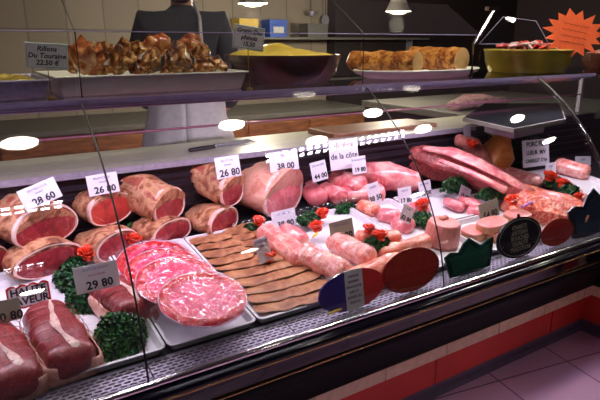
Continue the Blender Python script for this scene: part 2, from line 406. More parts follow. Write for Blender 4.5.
# slotted air-return grille, one panel after another
def grille(xa, xb):
    b = MB(); ya, yb = 1.242, 1.318; za, zb = .662, .668+ .004
    def zz(y): return za + (y-ya)/(yb-ya)*(deckz(1.318)-.0005-za)
    def strip(xx0, xx1, y0, y1):
        v = [(xx0,y0,zz(y0)),(xx1,y0,zz(y0)),(xx1,y1,zz(y1)),(xx0,y1,zz(y1))]
        v += [(a_,b_,c_-.0022) for a_,b_,c_ in v]
        b.add(v, [(0,1,2,3),(7,6,5,4),(0,4,5,1),(1,5,6,2),(2,6,7,3),(3,7,4,0)])
    rows = 6; ph = (yb-ya-.012)/rows
    strip(xa, xb, ya, ya+.005); strip(xa, xb, yb-.007, yb)
    for r_ in range(rows):
        y0 = ya+.005+r_*ph
        strip(xa, xb, y0+ph*.55, y0+ph)
        pit = .024; off = (pit/2 if r_ % 2 else 0); x = xa+off-pit
        while x < xb:
            c0, c1 = max(xa, x), min(xb, x+.007)
            if c1 > c0: strip(c0, c1, y0, y0+ph*.55)
            x += pit
    return b.build('slotted_grille', M['steel'], case, False)
for k in range(8): grille(-.95+k*.43+.002, -.95+(k+1)*.43-.002)
MB().box((XLE,1.242,.645),(2.52,1.318,.650)).build('grille_well', M['seam'], case, False)
# curved glass panes with their seams
SEAMX = [-.745, .32, 1.378, 2.455]
R0 = math.radians
def curved_pane(xa, xb, name='curved_glass_pane'):
    b = MB(); vs = []
    for p in PROF: vs += [(xa,p.x,p.y),(xb,p.x,p.y)]
    b.add(vs, [(2*i,2*i+1,2*i+3,2*i+2) for i in range(len(PROF)-1)])
    o = b.build(name, M['glass'], case)
    s = o.modifiers.new('s', 'SOLIDIFY'); s.thickness = .006; s.offset = 0
    es = o.modifiers.new('e', 'EDGE_SPLIT'); es.split_angle = R0(40)
    return o
for a, b_ in zip(SEAMX[:-1], SEAMX[1:]): curved_pane(a+.002, b_-.002)
for x in SEAMX[:-1]:
    MB().tube([(x,p.x,p.y) for p in PROF], .0027, 6).build('glass_seam', M['seam'], case)
MB().tube([(SEAMX[-1],p.x,p.y) for p in PROF], .0075, 8).build('glass_end_frame', M['seam'], case)
MB().tube([(SEAMX[-1]-.008,p.x-.004,p.y) for p in PROF[6:-6]], .0025, 6).build('frame_highlight_strip', M['chrome'], case)
# corner pane and return pane
b = MB(); vs = []
for p in PROF:
    xm = XK-(YK-p.x); vs += [(SEAMX[-1]+.008,p.x,p.y),(max(xm,SEAMX[-1]+.01),p.x,p.y),(max(xm,SEAMX[-1]+.01),YRE,p.y)]
b.add(vs, [f_ for i in range(len(PROF)-1) for f_ in ((3*i,3*i+1,3*i+4,3*i+3),(3*i+1,3*i+2,3*i+5,3*i+4))])
o = b.build('corner_glass_pane', M['glass'], case); s = o.modifiers.new('s', 'SOLIDIFY'); s.thickness = .006; s.offset = 0; es = o.modifiers.new('e', 'EDGE_SPLIT'); es.split_angle = R0(40)
# glass shelf over the deck, its lilac edge and the lamp housing below it
ZS = 1.338
MB().box((XLE,1.70,ZS-.01),(3.75,2.26,ZS)).build('glass_shelf', M['shelfglass'], case, False)
MB().box((XLE,1.694,ZS-.013),(2.95,1.699,ZS+.002)).build('shelf_edge', M['shelfedge'], case, False)
MB().prism([(1.712,ZS-.011),(1.712,ZS-.022),(1.722,ZS-.024),(1.79,ZS-.014),(1.79,ZS-.011)], XLE, 2.95, T=Matrix(((0,1,0,0),(1,0,0,0),(0,0,1,0),(0,0,0,1)))).build('lamp_housing', M['shelfedge'], case, False)
MB().tube([(XLE,1.75,ZS-.030),(2.9,1.75,ZS-.030)], .005, 10).build('lamp_tube', M['shelfedge'], case)
MB().tube([(XLE,2.22,1.150),(3.75,2.22,1.150)], .005, 8).build('rear_door_rail', plain('rose_rail', (150,90,112), .35, .3), case)
for x in (-1.1, 3.72): MB().box((x-.012,2.215,1.03),(x+.012,2.24,ZS-.011)).build('shelf_upright', M['steel'], case, False)
# upper guard glass: upright pane, then leaning back
YU, ZB = 1.735, 1.530
for a, b_ in zip(SEAMX[:-1], SEAMX[1:]):
    m_ = MB(); m_.add([(a+.002,YU,ZS+.002),(b_-.002,YU,ZS+.002),(b_-.002,YU,ZB),(a+.002,YU,ZB),(b_-.002,YU+.22,ZB+.14),(a+.002,YU+.22,ZB+.14)], [(0,1,2,3),(3,2,4,5)])
    if b_ > 2.4: m_ = MB(); b2 = 2.06; m_.add([(a+.002,YU,ZS+.002),(b2,YU,ZS+.002),(b2,YU,ZB),(a+.002,YU,ZB),(b2,YU+.22,ZB+.14),(a+.002,YU+.22,ZB+.14)], [(0,1,2,3),(3,2,4,5)])
    o = m_.build('upper_guard_glass', M['glass'], case, False); s = o.modifiers.new('s', 'SOLIDIFY'); s.thickness = .005; s.offset = 0
for x in SEAMX[:-1]:
    MB().tube([(x+.012,YU,ZS+.004),(x+.012,YU,ZB-.01),(x+.012,YU+.012,ZB+.01),(x+.012,YU+.22,ZB+.14)], .0022, 6).build('guard_glass_seam', M['seam'], case)
MB().tube([(SEAMX[0],YU,ZB),(2.06,YU,ZB)], .0018, 6).build('guard_glass_bend', M['shelfedge'], case)
# chrome stay and the side guard glass at the corner
pa, pb = at(474,44,Y=1.80), at(494,10,Y=1.86)
MB().tube([(pa.x,pa.y,ZS), pa, pb], .010, 8).build('chrome_stay', M['chrome'], case)
MB().box((pb.x-.05,pb.y-.012,pb.z-.004),(pb.x+.02,pb.y+.012,pb.z+.014)).build('stay_clamp', M['chrome'], case, False)
g = [at(503,17,Y=1.86), at(536,21,Y=1.86), at(549,44,Y=1.80), at(479,44,Y=1.80)]
m_ = MB(); m_.add(g, [(0,1,2,3)]); o = m_.build('corner_guard_glass', M['glass'], case, False); s = o.modifiers.new('s', 'SOLIDIFY'); s.thickness = .005
MB().tube(g+[g[0]], .002, 6).build('corner_guard_edge', M['steel'], case)

# ================================================================== WORKTOP AND BACK AREA
wt = thing('worktop', 'pale cream worktop running behind the display deck', 'worktop', (.9,2.36,0))
bevel(MB().box((-2.1,-.14,1.0),(2.0,.16,1.03)).build('board', M['board'], wt, False), .004)
MB().box((-2.08,-.11,0),(1.98,.15,1.0)).build('cabinet_body', M['wood'], wt, False)
def lie(px, py, z): return at(px, py, Z=z)
k0 = lie(190,151,1.037); k1 = lie(254,141,1.037)
kn = thing('steak_knife', 'long dark-handled knife lying on the pale worktop behind the beef', 'knife', (k0.x,k0.y,1.03))
dv = k1-k0; ang = math.atan2(dv.y, dv.x); kn.rotation_euler[2] = ang
MB().loft([(0,0,.011),(.06,0,.011),(.13,0,.011)], [(.011,.009),(.013,.010),(.011,.009)], 12).build('handle', M['knifeh'], kn)
MB().prism([(.13,.002),(.38,.002),(.33,.022),(.13,.022)], -.0012, .0012).build('blade', M['blade'], kn, False)
wb = thing('wooden_chopping_board', 'brown wooden board on the worktop behind the veal', 'chopping board', (1.95,2.32,1.03))
bevel(MB().box((-.36,-.12,0),(.36,.12,.03)).build('slab', M['wood'], wb, False), .006)
# second black plate / scale behind the orange ham
sc = thing('black_topped_tray', 'dark glossy flat-topped weighing plate with pale rim behind the orange ham', 'weighing plate', (2.86,2.13,0))
pl = [at(463,117,Z=1.12), at(514,128,Z=1.12), at(566,118,Z=1.12), at(560,103,Z=1.12), at(484,103,Z=1.12)]
cen = sum(pl, Vector())/5; sc.location = (cen.x, cen.y, 1.03)
def poly(pts, z0, z1, k=1): n = len(pts); v = [((p.x-cen.x)*k,(p.y-cen.y)*k,z0) for p in pts]+[((p.x-cen.x)*k,(p.y-cen.y)*k,z1) for p in pts]; return MB().add(v, [tuple(range(n))[::-1], tuple(range(n,2*n))]+[(i,(i+1)%n,(i+1)%n+n,i+n) for i in range(n)])
poly(pl, .066, .086, 1).build('pale_rim', M['greybox'], sc, False)
poly(pl, .086, .090, .97).build('black_top', M['blackplate'], sc, False)
poly(pl, 0, .066, .6).build('foot', M['steel'], sc, False)
0 and MB().tube([pl[1]-sc.location*1+Vector((0,0,.004-.0)), (pl[4]-sc.location)+Vector((0,0,.004))], .003, 6).build('divider_line', M['tray'], sc)
st = thing('side_counter', 'counter behind the corner that carries the dark weighing plate', 'counter', (3.1,2.75,0))
bevel(MB().box((-.18,-.6,.98),(1.6,.9,1.03)).build('counter_top', M['greybox'], st, False), .005)
MB().box((-.16,-.58,0),(1.58,.88,.98)).build('counter_body', M['rear'], st, False)
wp = at(500,97,Z=1.15)
pm = MB().loft([(-.26,0,.04),(-.1,.02,.05),(.08,-.02,.05),(.26,0,.04)], [(.07,.035),(.09,.05),(.085,.045),(.06,.035)], 24, .03, 12, 5).build('wrapped_meat_packet', mottled('wrapped_trimmings', [(.3,(130,84,88)),(.6,(176,140,140))], 30), None, loc=(3.3,2.75,1.028))
tag(pm, 'pale packet of wrapped meat trimmings lying behind the dark weighing plate', 'meat packet')
# back bench with cabinets
bb = thing('back_bench', 'brown wooden bench with cupboards along the back wall', 'bench', (.9,4.55,0))
MB().box((-2.6,-.35,0),(2.5,.40,.86)).build('bench_body', M['wood'], bb, False)
bevel(MB().box((-2.62,-.38,.86),(2.52,.42,.90)).build('bench_top', M['greybox'], bb, False), .004)
for k in range(8): bevel(MB().box((-2.55+k*.63,-.365,.1),(-1.97+k*.63,-.35,.82)).build('cupboard_door', M['wood'], bb, False), .003)
ws = thing('wall_shelf', 'grey shelf on the back wall carrying the blue carton', 'shelf', (0,0,0))
s0, s1 = at(226,37,Y=4.75), at(420,37,Y=4.75); ws.location = (s0.x, 4.75, s0.z)
MB().box((0,-.15,-.02),(s1.x-s0.x,.249,0)).build('shelf_board', M['greybox'], ws, False)
for xx in (.1, s1.x-s0.x-.1): MB().box((xx-.012,.02,-.16),(xx+.012,.249,-.02)).build('shelf_bracket', M['steel'], ws, False)
def carton(px0, py0, px1, py1, Y, mat, name, label, lab=None):
    a = at(px0,py1,Y=Y); c = at(px1,py0,Y=Y)
    t_ = thing(name, label, 'box', (a.x, Y, s0.z)); w = c.x-a.x; h = c.z-s0.z
    bevel(MB().box((0,0,0),(w,.16,h)).build('carton_body', mat, t_, False), .004)
    bevel(MB().box((-.003,-.003,h*.72),(w+.003,.163,h+.003)).build('carton_lid', mat, t_, False), .003)
    if lab: MB().box((w*.2,-.005,h*.2),(w*.8,-.002,h*.6)).build('carton_label', lab, t_, False)
    return t_
carton(270,20,287,37,4.68,M['bluebox'],'storage_carton','bright blue carton on the wall shelf behind the yellow mash', M['signwhite'])
carton(240,19,258,37,4.68,M['yellowbox'],'storage_carton','small yellow and blue carton on the wall shelf, left of the bright blue one', M['bluebox'])
carton(308,24,328,37,4.68,M['greybox'],'storage_carton','plain grey carton on the wall shelf, right of the bright blue one')
# hanging utensils
hr = thing('utensil_rail', 'dark utensil rail high on the back wall', 'rail', at(300,-6,Y=4.93))
MB().tube([(0,0,0),(1.0,0,0)], .012, 8).build('rail_bar', M['steel'], hr)
for xx in (.06,.94): MB().tube([(xx,0,0),(xx,.07,0)], .008, 6).build('rail_bracket', M['steel'], hr)
for k, nm in enumerate(('ladle','skimmer','ladle','spatula','ladle')):
    u_ = thing('kitchen_'+nm, ['deep ladle hanging leftmost on the wall rail','flat skimmer hanging second on the wall rail','dark ladle hanging in the middle of the wall rail','flat spatula hanging second from the right on the wall rail','small ladle hanging rightmost on the wall rail'][k], nm, hr.location+Vector((.12+k*.19,-.004,-.004)), 0, 'utensils on the wall rail')
    L_ = .16+.03*(k % 3)
    MB().tube([(0,.015,.02),(0,0,.018),(0,-.012,.0),(0,0,-.03),(0,0,-L_)], .005, 6).build('handle', M['knifeh'], u_)
    if nm == 'ladle': MB().lathe([(.0,-.05),(.03,-.042),(.042,-.015),(.044,0),(.040,0),(.0,-.04)], 20, (0,-.03,-L_)).build('bowl', M['steel'], u_)
    else: MB().lathe([(.0,-.003),(.045,-.003),(.045,.003),(0,.003)], 20, (0,0,0), 1, 1.2).build('blade', M['steel'], u_, loc=(0,0,-L_-.05), rot=(PI/2,0,0))

# ------------------------------------------------------------------ shop assistant seen from behind
def skinned(name, joints, bones, mat, parent, root=0, sub=2):
    me = bpy.data.meshes.new(name); me.from_pydata([j[0] for j in joints], bones, []); me.materials.append(mat)
    o = bpy.data.objects.new(name, me); C.objects.link(o); o.parent = parent
    md = o.modifiers.new('skin', 'SKIN'); md.use_smooth_shade = True
    if not me.skin_vertices:
        me.attributes.new if False else None
    sv = me.skin_vertices[0].data if me.skin_vertices else None
    if sv is None:
        bpy.context.view_layer.objects.active = o
        bpy.ops.mesh.customdata_skin_add(); sv = me.skin_vertices[0].data
    for i, j in enumerate(joints):
        rr = j[1]; sv[i].radius = rr if isinstance(rr, tuple) else (rr, rr); sv[i].use_root = (i == root)
    s_ = o.modifiers.new('sub', 'SUBSURF'); s_.levels = sub; s_.render_levels = sub
    return o
pc = at(187,100,Y=2.85)
person = thing('person', 'person in a dark navy sweater and white apron seen from behind, standing at the back', 'person', (pc.x,2.85,0), math.radians(-24)); person.scale = (1.06,)*3
# local: faces +Y, arms bent forwards
Jb = [((0,0,.98),(.15,.11)),((0,.0,1.12),(.135,.10)),((0,-.01,1.30),(.16,.105)),((0,-.01,1.46),(.12,.08)),((0,.0,1.55),(.055,.055)),((0,.02,1.63),(.055,.06)),((0,.04,1.70),(.075,.095)),((0,.035,1.78),(.08,.10)),((0,.03,1.85),(.055,.07)),
      ((-.10,0,.90),(.09,.10)),((-.10,.01,.50),(.06,.065)),((-.10,0,.10),(.042,.045)),((-.11,.12,.045),(.045,.035)),
      ((.10,0,.90),(.09,.10)),((.10,.01,.50),(.06,.065)),((.10,0,.10),(.042,.045)),((.11,.12,.045),(.045,.035)),
      ((-.19,-.01,1.47),(.06,.06)),((-.25,.0,1.20),(.045,.045)),((-.20,.22,1.08),(.032,.032)),((-.17,.30,1.05),(.035,.02)),
      ((.19,-.01,1.47),(.06,.06)),((.25,.0,1.20),(.045,.045)),((.20,.22,1.08),(.032,.032)),((.17,.30,1.05),(.035,.02))]
Bb = [(0,1),(1,2),(2,3),(3,4),(4,5),(5,6),(6,7),(7,8),(0,9),(9,10),(10,11),(11,12),(0,13),(13,14),(14,15),(15,16),(3,17),(17,18),(18,19),(19,20),(3,21),(21,22),(22,23),(23,24)]
for s_ in (-1,1):     # five fingers each
    base = 20 if s_ < 0 else 24
    for k,(dx,L_) in enumerate(((-.024,.055),(-.008,.066),(.008,.062),(.024,.05))):
        i0 = len(Jb); Jb += [((s_*.17+dx,.345,1.045),.010),((s_*.17+dx,.345+L_*.6,1.030),.0085),((s_*.17+dx,.345+L_,1.010),.007)]
        Bb += [(base,i0),(i0,i0+1),(i0+1,i0+2)]
    i0 = len(Jb); Jb += [((s_*.17-s_*.045,.31,1.045),.011),((s_*.17-s_*.062,.345,1.035),.009)]
    Bb += [(base,i0),(i0,i0+1)]
skinned('body', Jb, Bb, M['skin'], person)
for s_ in (-1,1): MB().lathe([(0,-.009),(.006,-.006),(.009,0),(.006,.006),(0,.009)], 12, (s_*.032,.125,1.745)).build('eye', M['eye'], person)
MB().loft([(0,.13,1.745),(0,.15,1.715),(0,.148,1.70)], [(.008,.006),(.014,.01),(.016,.008)], 10).build('nose', M['skin'], person)
MB().box((-.025,.118,1.668),(.025,.128,1.676)).build('mouth', M['signdred'], person)
for s_ in (-1,1): MB().loft([(s_*.088,.03,1.70),(s_*.094,.025,1.735),(s_*.088,.03,1.76)], [(.012,.006),(.018,.008),(.012,.006)], 10).build('ear', M['skin'], person)
hm = MB(); hm.loft([(0,-.05,1.63),(0,-.03,1.70),(0,-.015,1.78),(0,.0,1.86)], [(.06,.05),(.085,.075),(.095,.09),(.07,.075)], 20, .008, 30, 3); hm.build('hair', M['hair'], person)
Js = [((0,0,.97),(.165,.13)),((0,0,1.12),(.15,.12)),((0,-.01,1.30),(.18,.125)),((0,-.01,1.46),(.14,.10)),((0,.0,1.535),(.085,.08)),((0,.02,1.60),(.062,.062)),
      ((-.17,-.01,1.50),(.085,.085)),((-.25,.0,1.20),(.060,.060)),((-.205,.20,1.09),(.045,.045)),
      ((.17,-.01,1.50),(.085,.085)),((.25,.0,1.20),(.060,.060)),((.205,.20,1.09),(.045,.045))]
skinned('sweater', Js, [(0,1),(1,2),(2,3),(3,4),(4,5),(3,6),(6,7),(7,8),(3,9),(9,10),(10,11)], M['navy'], person)
Jt = [((0,0,.97),(.14,.11)),((-.09,0,.88),(.085,.10)),((-.10,.01,.50),(.08,.085)),((-.10,0,.10),(.065,.07)),((.09,0,.88),(.085,.10)),((.10,.01,.50),(.08,.085)),((.10,0,.10),(.065,.07))]
skinned('trousers', Jt, [(0,1),(1,2),(2,3),(0,4),(4,5),(5,6)], M['trouser'], person)
ap = MB(); vs = []; n_ = 40; rows = [(1.22,.18,.14),(1.15,.185,.145),(1.06,.19,.15),(.95,.225,.19),(.75,.25,.22),(.5,.235,.19)]
for (z,rx,ry) in rows:
    for k in range(n_+1):
        w = PI/2+2*PI*k/n_ + PI; rr = 1+.025*math.sin(w*9+z*3)
        vs.append((rx*rr*math.cos(w), ry*rr*math.sin(w), z))
ap.add(vs, [(i*(n_+1)+k, i*(n_+1)+k+1, (i+1)*(n_+1)+k+1, (i+1)*(n_+1)+k) for i in range(len(rows)-1) for k in range(n_)])
o = ap.build('apron', M['apron'], person); s = o.modifiers.new('s','SOLIDIFY'); s.thickness = .004
MB().tube([(.06,-.02,1.60),(.085,-.10,1.53),(.09,-.145,1.42),(.085,-.14,1.34),(.10,-.15,1.28)], .009, 8).build('apron_strap', M['apron'], person)
MB().loft([(.06,-.15,1.33),(.10,-.16,1.30),(.15,-.15,1.27)], [(.02,.012),(.028,.02),(.018,.012)], 14, .01, 40, 2).build('apron_knot', M['apron'], person)

# ================================================================== TRAYS ON THE DECK
SL = math.atan(DK)
def deck_thing(name, label, cat, x, y, h=0, rz=0, group=None):
    t_ = thing(name, label, cat, (x,y,deckz(y)+h), 0, group)
    t_.rotation_euler = (Matrix.Rotation(SL,3,'X') @ Matrix.Rotation(rz,3,'Z')).to_euler()
    return t_
def tray(x0, x1, y0, y1, label, hh=.026, rz=0, mat='tray'):
    cx, cy = (x0+x1)/2, (y0+y1)/2
    t_ = deck_thing('meat_tray', label, 'tray', cx, cy, 0, rz, 'white trays on the deck')
    a, b_ = (x1-x0)/2, (y1-y0)/2/math.cos(SL)
    def rr(a, b_, r, z, n=5):
        pts = []
        for (sx, sy, st_) in ((1,1,0),(-1,1,90),(-1,-1,180),(1,-1,270)):
            for k in range(n+1):
                w = math.radians(st_+90*k/n); pts.append((sx*(a-r)+r*math.cos(w), sy*(b_-r)+r*math.sin(w), z))
        return pts
    rings = [rr(a-.014,b_-.014,.012,.0), rr(a-.004,b_-.004,.018,hh-.003), rr(a,b_,.02,hh-.003), rr(a,b_,.02,hh), rr(a-.008,b_-.008,.014,hh), rr(a-.017,b_-.017,.01,.004)]
    n = len(rings[0]); m_ = MB(); vs = [p for r_ in rings for p in r_]
    fs = [(i*n+k, i*n+(k+1)%n, (i+1)*n+(k+1)%n, (i+1)*n+k) for i in range(len(rings)-1) for k in range(n)]
    fs += [tuple(range(n))[::-1], tuple((len(rings)-1)*n+k for k in range(n))]
    m_.add(vs, fs); m_.build('tray_shell', M[mat], t_, True)
    return t_
tray(-.48,.012,1.315,1.93, 'white tray at the far left edge under the leftmost beef roast')
tray(.016,.40,1.315,1.93, 'white tray under the tied beef roasts and parsley, left of the wrapped plates')
tray(.405,.680,1.315,1.93, 'narrow white tray under the four film-wrapped plates')
tray(.685,1.03,1.315,1.93, 'white tray covered with flat brown escalopes')
tray(1.035,1.475,1.315,1.93, 'white tray of long pale pink pork rolls')
tray(1.48,1.735,1.315,1.93, 'white tray with red meat cubes behind a round pink pâté')
tray(1.745,2.10,1.315,1.60, 'white tray in front holding the pale loaf slabs')
tray(1.745,2.10,1.61,1.93, 'white tray behind the slabs holding pink meat strips')
tray(2.11,2.50,1.315,1.80, 'white tray under the long mound of coarse mince')
tray(2.72,3.1,1.40,1.93, 'white tray at the right end of the deck, under the pale strips')

# ================================================================== MEAT
def face_disc(w, h, e, bulge, seed, n=36, noise=.0, x0=0):
    """dished cut face in the local y,z plane looking along +x"""
    b = MB(); vs = [(x0+bulge,0,0)]; R_ = 7
    for r_ in range(1, R_+1):
        q = r_/R_
        for k in range(n):
            g = 2*PI*k/n; cx, cz = math.cos(g), math.sin(g)
            x = math.copysign(abs(cx)**(2/e), cx)*w*q; z = math.copysign(abs(cz)**(2/e), cz)*h*q
            dx = bulge*(1-q*q) + mn.noise(Vector((x,z,seed))*30)*.004*(1-q)
            p = Vector((0, x, z)); nn = mn.noise(Vector((x,z,seed*2.))*9)*noise*q
            vs.append((x0+dx, x*(1+nn), z*(1+nn)))
    fs = [(0,1+k,1+(k+1)%n) for k in range(n)]
    for r_ in range(R_-1):
        for k in range(n): fs.append((1+r_*n+k, 1+(r_+1)*n+k, 1+(r_+1)*n+(k+1)%n, 1+r_*n+(k+1)%n))
    b.add(vs, fs); return b
def joint(px, py, h, L, w, hh, yaw, label, rind='rind', cut='beefcut', name='beef_joint', cat='beef joint', group='beef joints in the back row', e=2.3, rim=.955, seed=1, pitch=0, taper=.8, slabtop=False, noise=.018):
    """meat joint whose cut face centre shows at (px,py), h above the deck; body runs back from it along -axis"""
    p = dk(px, py, h)
    t_ = thing(name, label, cat, (p.x, p.y, p.z-hh+.12*hh), 0, group)
    t_.rotation_euler = (Matrix.Rotation(yaw,3,'Z')).to_euler()
    N = 7; path = []; rad = []
    for i in range(N):
        q = i/(N-1); path.append((-L*(1-q), 0, hh + .5*math.sin(q*PI)*.01*(1 if not slabtop else 0) + pitch*(1-q)))
        k = taper+(1-taper)*math.sin(min(1,q*1.3)*PI/2); rad.append((w*k, hh*k))
    def sag(o__):
        for v_ in o__.data.vertices:
            if v_.co.z < hh: v_.co.z = hh-(hh-v_.co.z)*.74
            v_.co.z -= .24*hh
    m_ = MB(); m_.loft(path, rad, 30, noise, 11, seed, e, caps=(5,0)); sag(m_.build('rind_body', M[rind], t_))
    # fat rim: ring round the cut face
    o_ = MB(); n = 36; vs = []
    for (q, dx) in ((1.0,-.012),(1.025,.0),(1.0,.006),(rim,.007),(rim-.03,.001)):
        for k in range(n):
            g = 2*PI*k/n; cx, cz = math.cos(g), math.sin(g); kk = q*(1+mn.noise(Vector((cx*1.5,cz*1.5,seed+q)))*.05)
            vs.append((dx, math.copysign(abs(cx)**(2/e), cx)*w*kk, hh*(1 if q > .99 else .97)+math.copysign(abs(cz)**(2/e), cz)*hh*kk))
    fs = [(i*n+k, (i+1)*n+k, (i+1)*n+(k+1)%n, i*n+(k+1)%n) for i in range(4) for k in range(n)]
    o_.add(vs, fs); sag(o_.build('fat_rim', M['fat'], t_))
    fd = face_disc(w*(rim-.005), hh*(rim-.005), e, .008, seed, noise=.0, x0=.002)
    fd.v = [(a__,b__,c__+hh*.97) for a__,b__,c__ in fd.v]; sag(fd.build('cut_face', M[cut], t_))
    return t_
Yw = -math.radians(68)      # axis pointing to the viewer, a little right
R = math.radians
joint(50,260,.055,.14,.120,.062, R(-72), 'wide cut beef joint lying under the big fatty one at the left', seed=2, e=2.0)
joint(46,226,.150,.18,.118,.080, R(-64), 'big fat-capped beef joint on top of the pile at the far left', seed=3, pitch=0.03, e=2.2)
joint(-8,262,.060,.14,.06,.060, R(-60), 'beef joint cut off by the left edge of the picture, behind the leftmost roast', seed=4)
joint(118,245,.050,.14,.098,.058, R(-62), 'low beef joint under the orange-red one, next to a tomato rose', seed=5)
joint(111,208,.140,.13,.098,.072, R(-66), 'orange-red rounded beef joint in front of the second price card', rind='rind', cut='beef', seed=6, rim=.93)
joint(172,232,.045,.14,.102,.056, R(-64), 'flat dark red cut joint in the pile behind the escalopes', seed=7)
joint(169,205,.130,.22,.095,.080, R(-56), 'long beef joint with browned fatty top, third pile from the left', seed=8, pitch=0.06)
joint(224,221,.045,.14,.098,.062, R(-60), 'low joint with cut face, under the tall browned one', seed=9)
joint(232,189,.155,.17,.080,.082, R(-60), 'tall browned beef joint with round dark red cut face', seed=10, pitch=0.055)
joint(284,193,.095,.22,.165,.125, R(-62), 'large pale veal joint with smooth skin and long pink cut face', rind='rind2', cut='pork', seed=12, pitch=0.04, name='veal_joint', cat='veal joint', group=None, rim=.93, e=2.0)

def blob(name, label, cat, pts, rad, mat, noise=.012, nf=10, seed=1, group=None, e=2.0, n=26, rise=None):
    """organic lump lying along world points, given relative to the first"""
    p0 = Vector(pts[0]); t_ = MB(); t_.loft([Vector(p)-p0 for p in pts], rad, n, noise, nf, seed, e)
    o_ = t_.build(name, M[mat], None, loc=p0); return tag(o_, label, cat, group)
def D(px, py, h=0): p = dk(px, py, h); return p
g_ = 'pink poultry and pork pieces in the back row'
blob('pork_piece', 'small pink pork piece right beside the large veal joint', 'meat', [D(306,186,.05),D(318,198,.045)], [(.045,.045),(.05,.045)], 'pork', .012, 14, 1, g_)
blob('pork_piece', 'pale pink piece below the narrow tall price card', 'meat', [D(325,190,.05),D(340,197,.045)], [(.05,.045),(.05,.045)], 'pinkskin', .014, 14, 2, g_)
blob('pork_piece', 'rounded pink piece under the handwritten rib card', 'meat', [D(335,178,.085),D(358,186,.075)], [(.055,.05),(.07,.06)], 'pinkskin', .014, 12, 3, g_)
blob('pork_piece', 'glossy pink piece in the middle of the poultry heap', 'meat', [D(345,195,.04),D(378,193,.045)], [(.05,.04),(.06,.045)], 'pinkskin', .014, 12, 4, g_)
blob('pork_piece', 'large smooth glossy pink joint at the right of the poultry heap', 'meat', [D(366,173,.09),D(386,177,.09),D(413,181,.07)], [(.06,.06),(.09,.08),(.06,.055)], 'pinkskin', .012, 9, 5, g_)
# flank, folded
fl = thing('pork_flank', 'long dark marbled flank of meat draped towards the mince, with folded pink edge', 'meat', D(420,190,.0))
L0 = fl.location.copy()
MB().loft([D(412,157,.13)-L0, D(438,162,.13)-L0, D(468,171,.11)-L0, D(500,185,.085)-L0, D(530,200,.06)-L0], [(.06,.06),(.10,.085),(.10,.08),(.09,.07),(.06,.05)], 34, .04, 11, 3).build('lean_body', M['flank'], fl)
MB().loft([D(425,149,.20)-L0, D(450,152,.215)-L0, D(478,164,.19)-L0, D(505,178,.145)-L0, D(528,192,.10)-L0], [(.03,.010),(.06,.016),(.07,.020),(.06,.020),(.04,.016)], 26, .016, 14, 4).build('folded_edge', M['pinkskin'], fl)
MB().loft([D(440,161,.185)-L0, D(470,172,.175)-L0, D(505,190,.125)-L0], [(.02,.010),(.035,.014),(.03,.014)], 20, .012, 20, 5).build('folded_edge', M['pinkskin'], fl)
# mince
mo = MB(); mo.loft([D(520,199,.05),D(540,208,.05),D(562,213,.05),D(582,219,.05)], [(.10,.07),(.12,.08),(.12,.08),(.10,.06)], 44, .02, 26, 6, caps=5)
p0 = D(550,222,0); mo.v = [tuple(Vector(v)-p0) for v in mo.v]
tag(mo.build('coarse_mince', M['mince'], None, loc=p0), 'long mound of coarse coral mince at the right end', 'mince')['kind'] = 'stuff'
blob('ham_joint', 'orange-brown crusted ham standing behind the handwritten pork sign', 'ham', [Vector((2.62,2.04,.80)),Vector((2.63,2.03,.88)),Vector((2.65,2.02,.96))], [(.125,.09),(.12,.085),(.06,.05)], 'orange', .02, 9, 8, None, 2.2)
blob('smoked_sausage', 'brownish curved smoked piece left of the orange ham', 'sausage', [Vector((2.34,2.06,.98)),Vector((2.42,2.04,.95)),Vector((2.47,2.0,.86)),Vector((2.50,1.97,.80))], [(.035,.035),(.05,.05),(.05,.05),(.04,.04)], 'pate', .01, 12, 9)
blob('pale_poultry_piece', 'pale pinkish piece under the pork sign', 'meat', [D(508,176,.04),D(538,182,.04)], [(.09,.05),(.07,.04)], 'palepork', .012, 10, 10)
blob('pale_poultry_piece', 'pale pinkish piece at the right, behind the two tomato roses', 'meat', [D(560,166,.04),D(585,172,.04)], [(.08,.05),(.07,.04)], 'palepork', .012, 10, 11)
# pale strips at the right edge
for k in range(7):
    a = D(566+k*4, 186+k*3.2, .03+.012*(k % 2)); 
    blob('pale_strip', 'pale pink meat strip in the loose heap at the right edge', 'meat strip', [a, a+Vector((.05,.02,.008)), a+Vector((.10,.05,0))], [(.011,.009)]*3, 'palepork', .004, 30, 20+k, 'loose pale strips at the right edge', n=12)

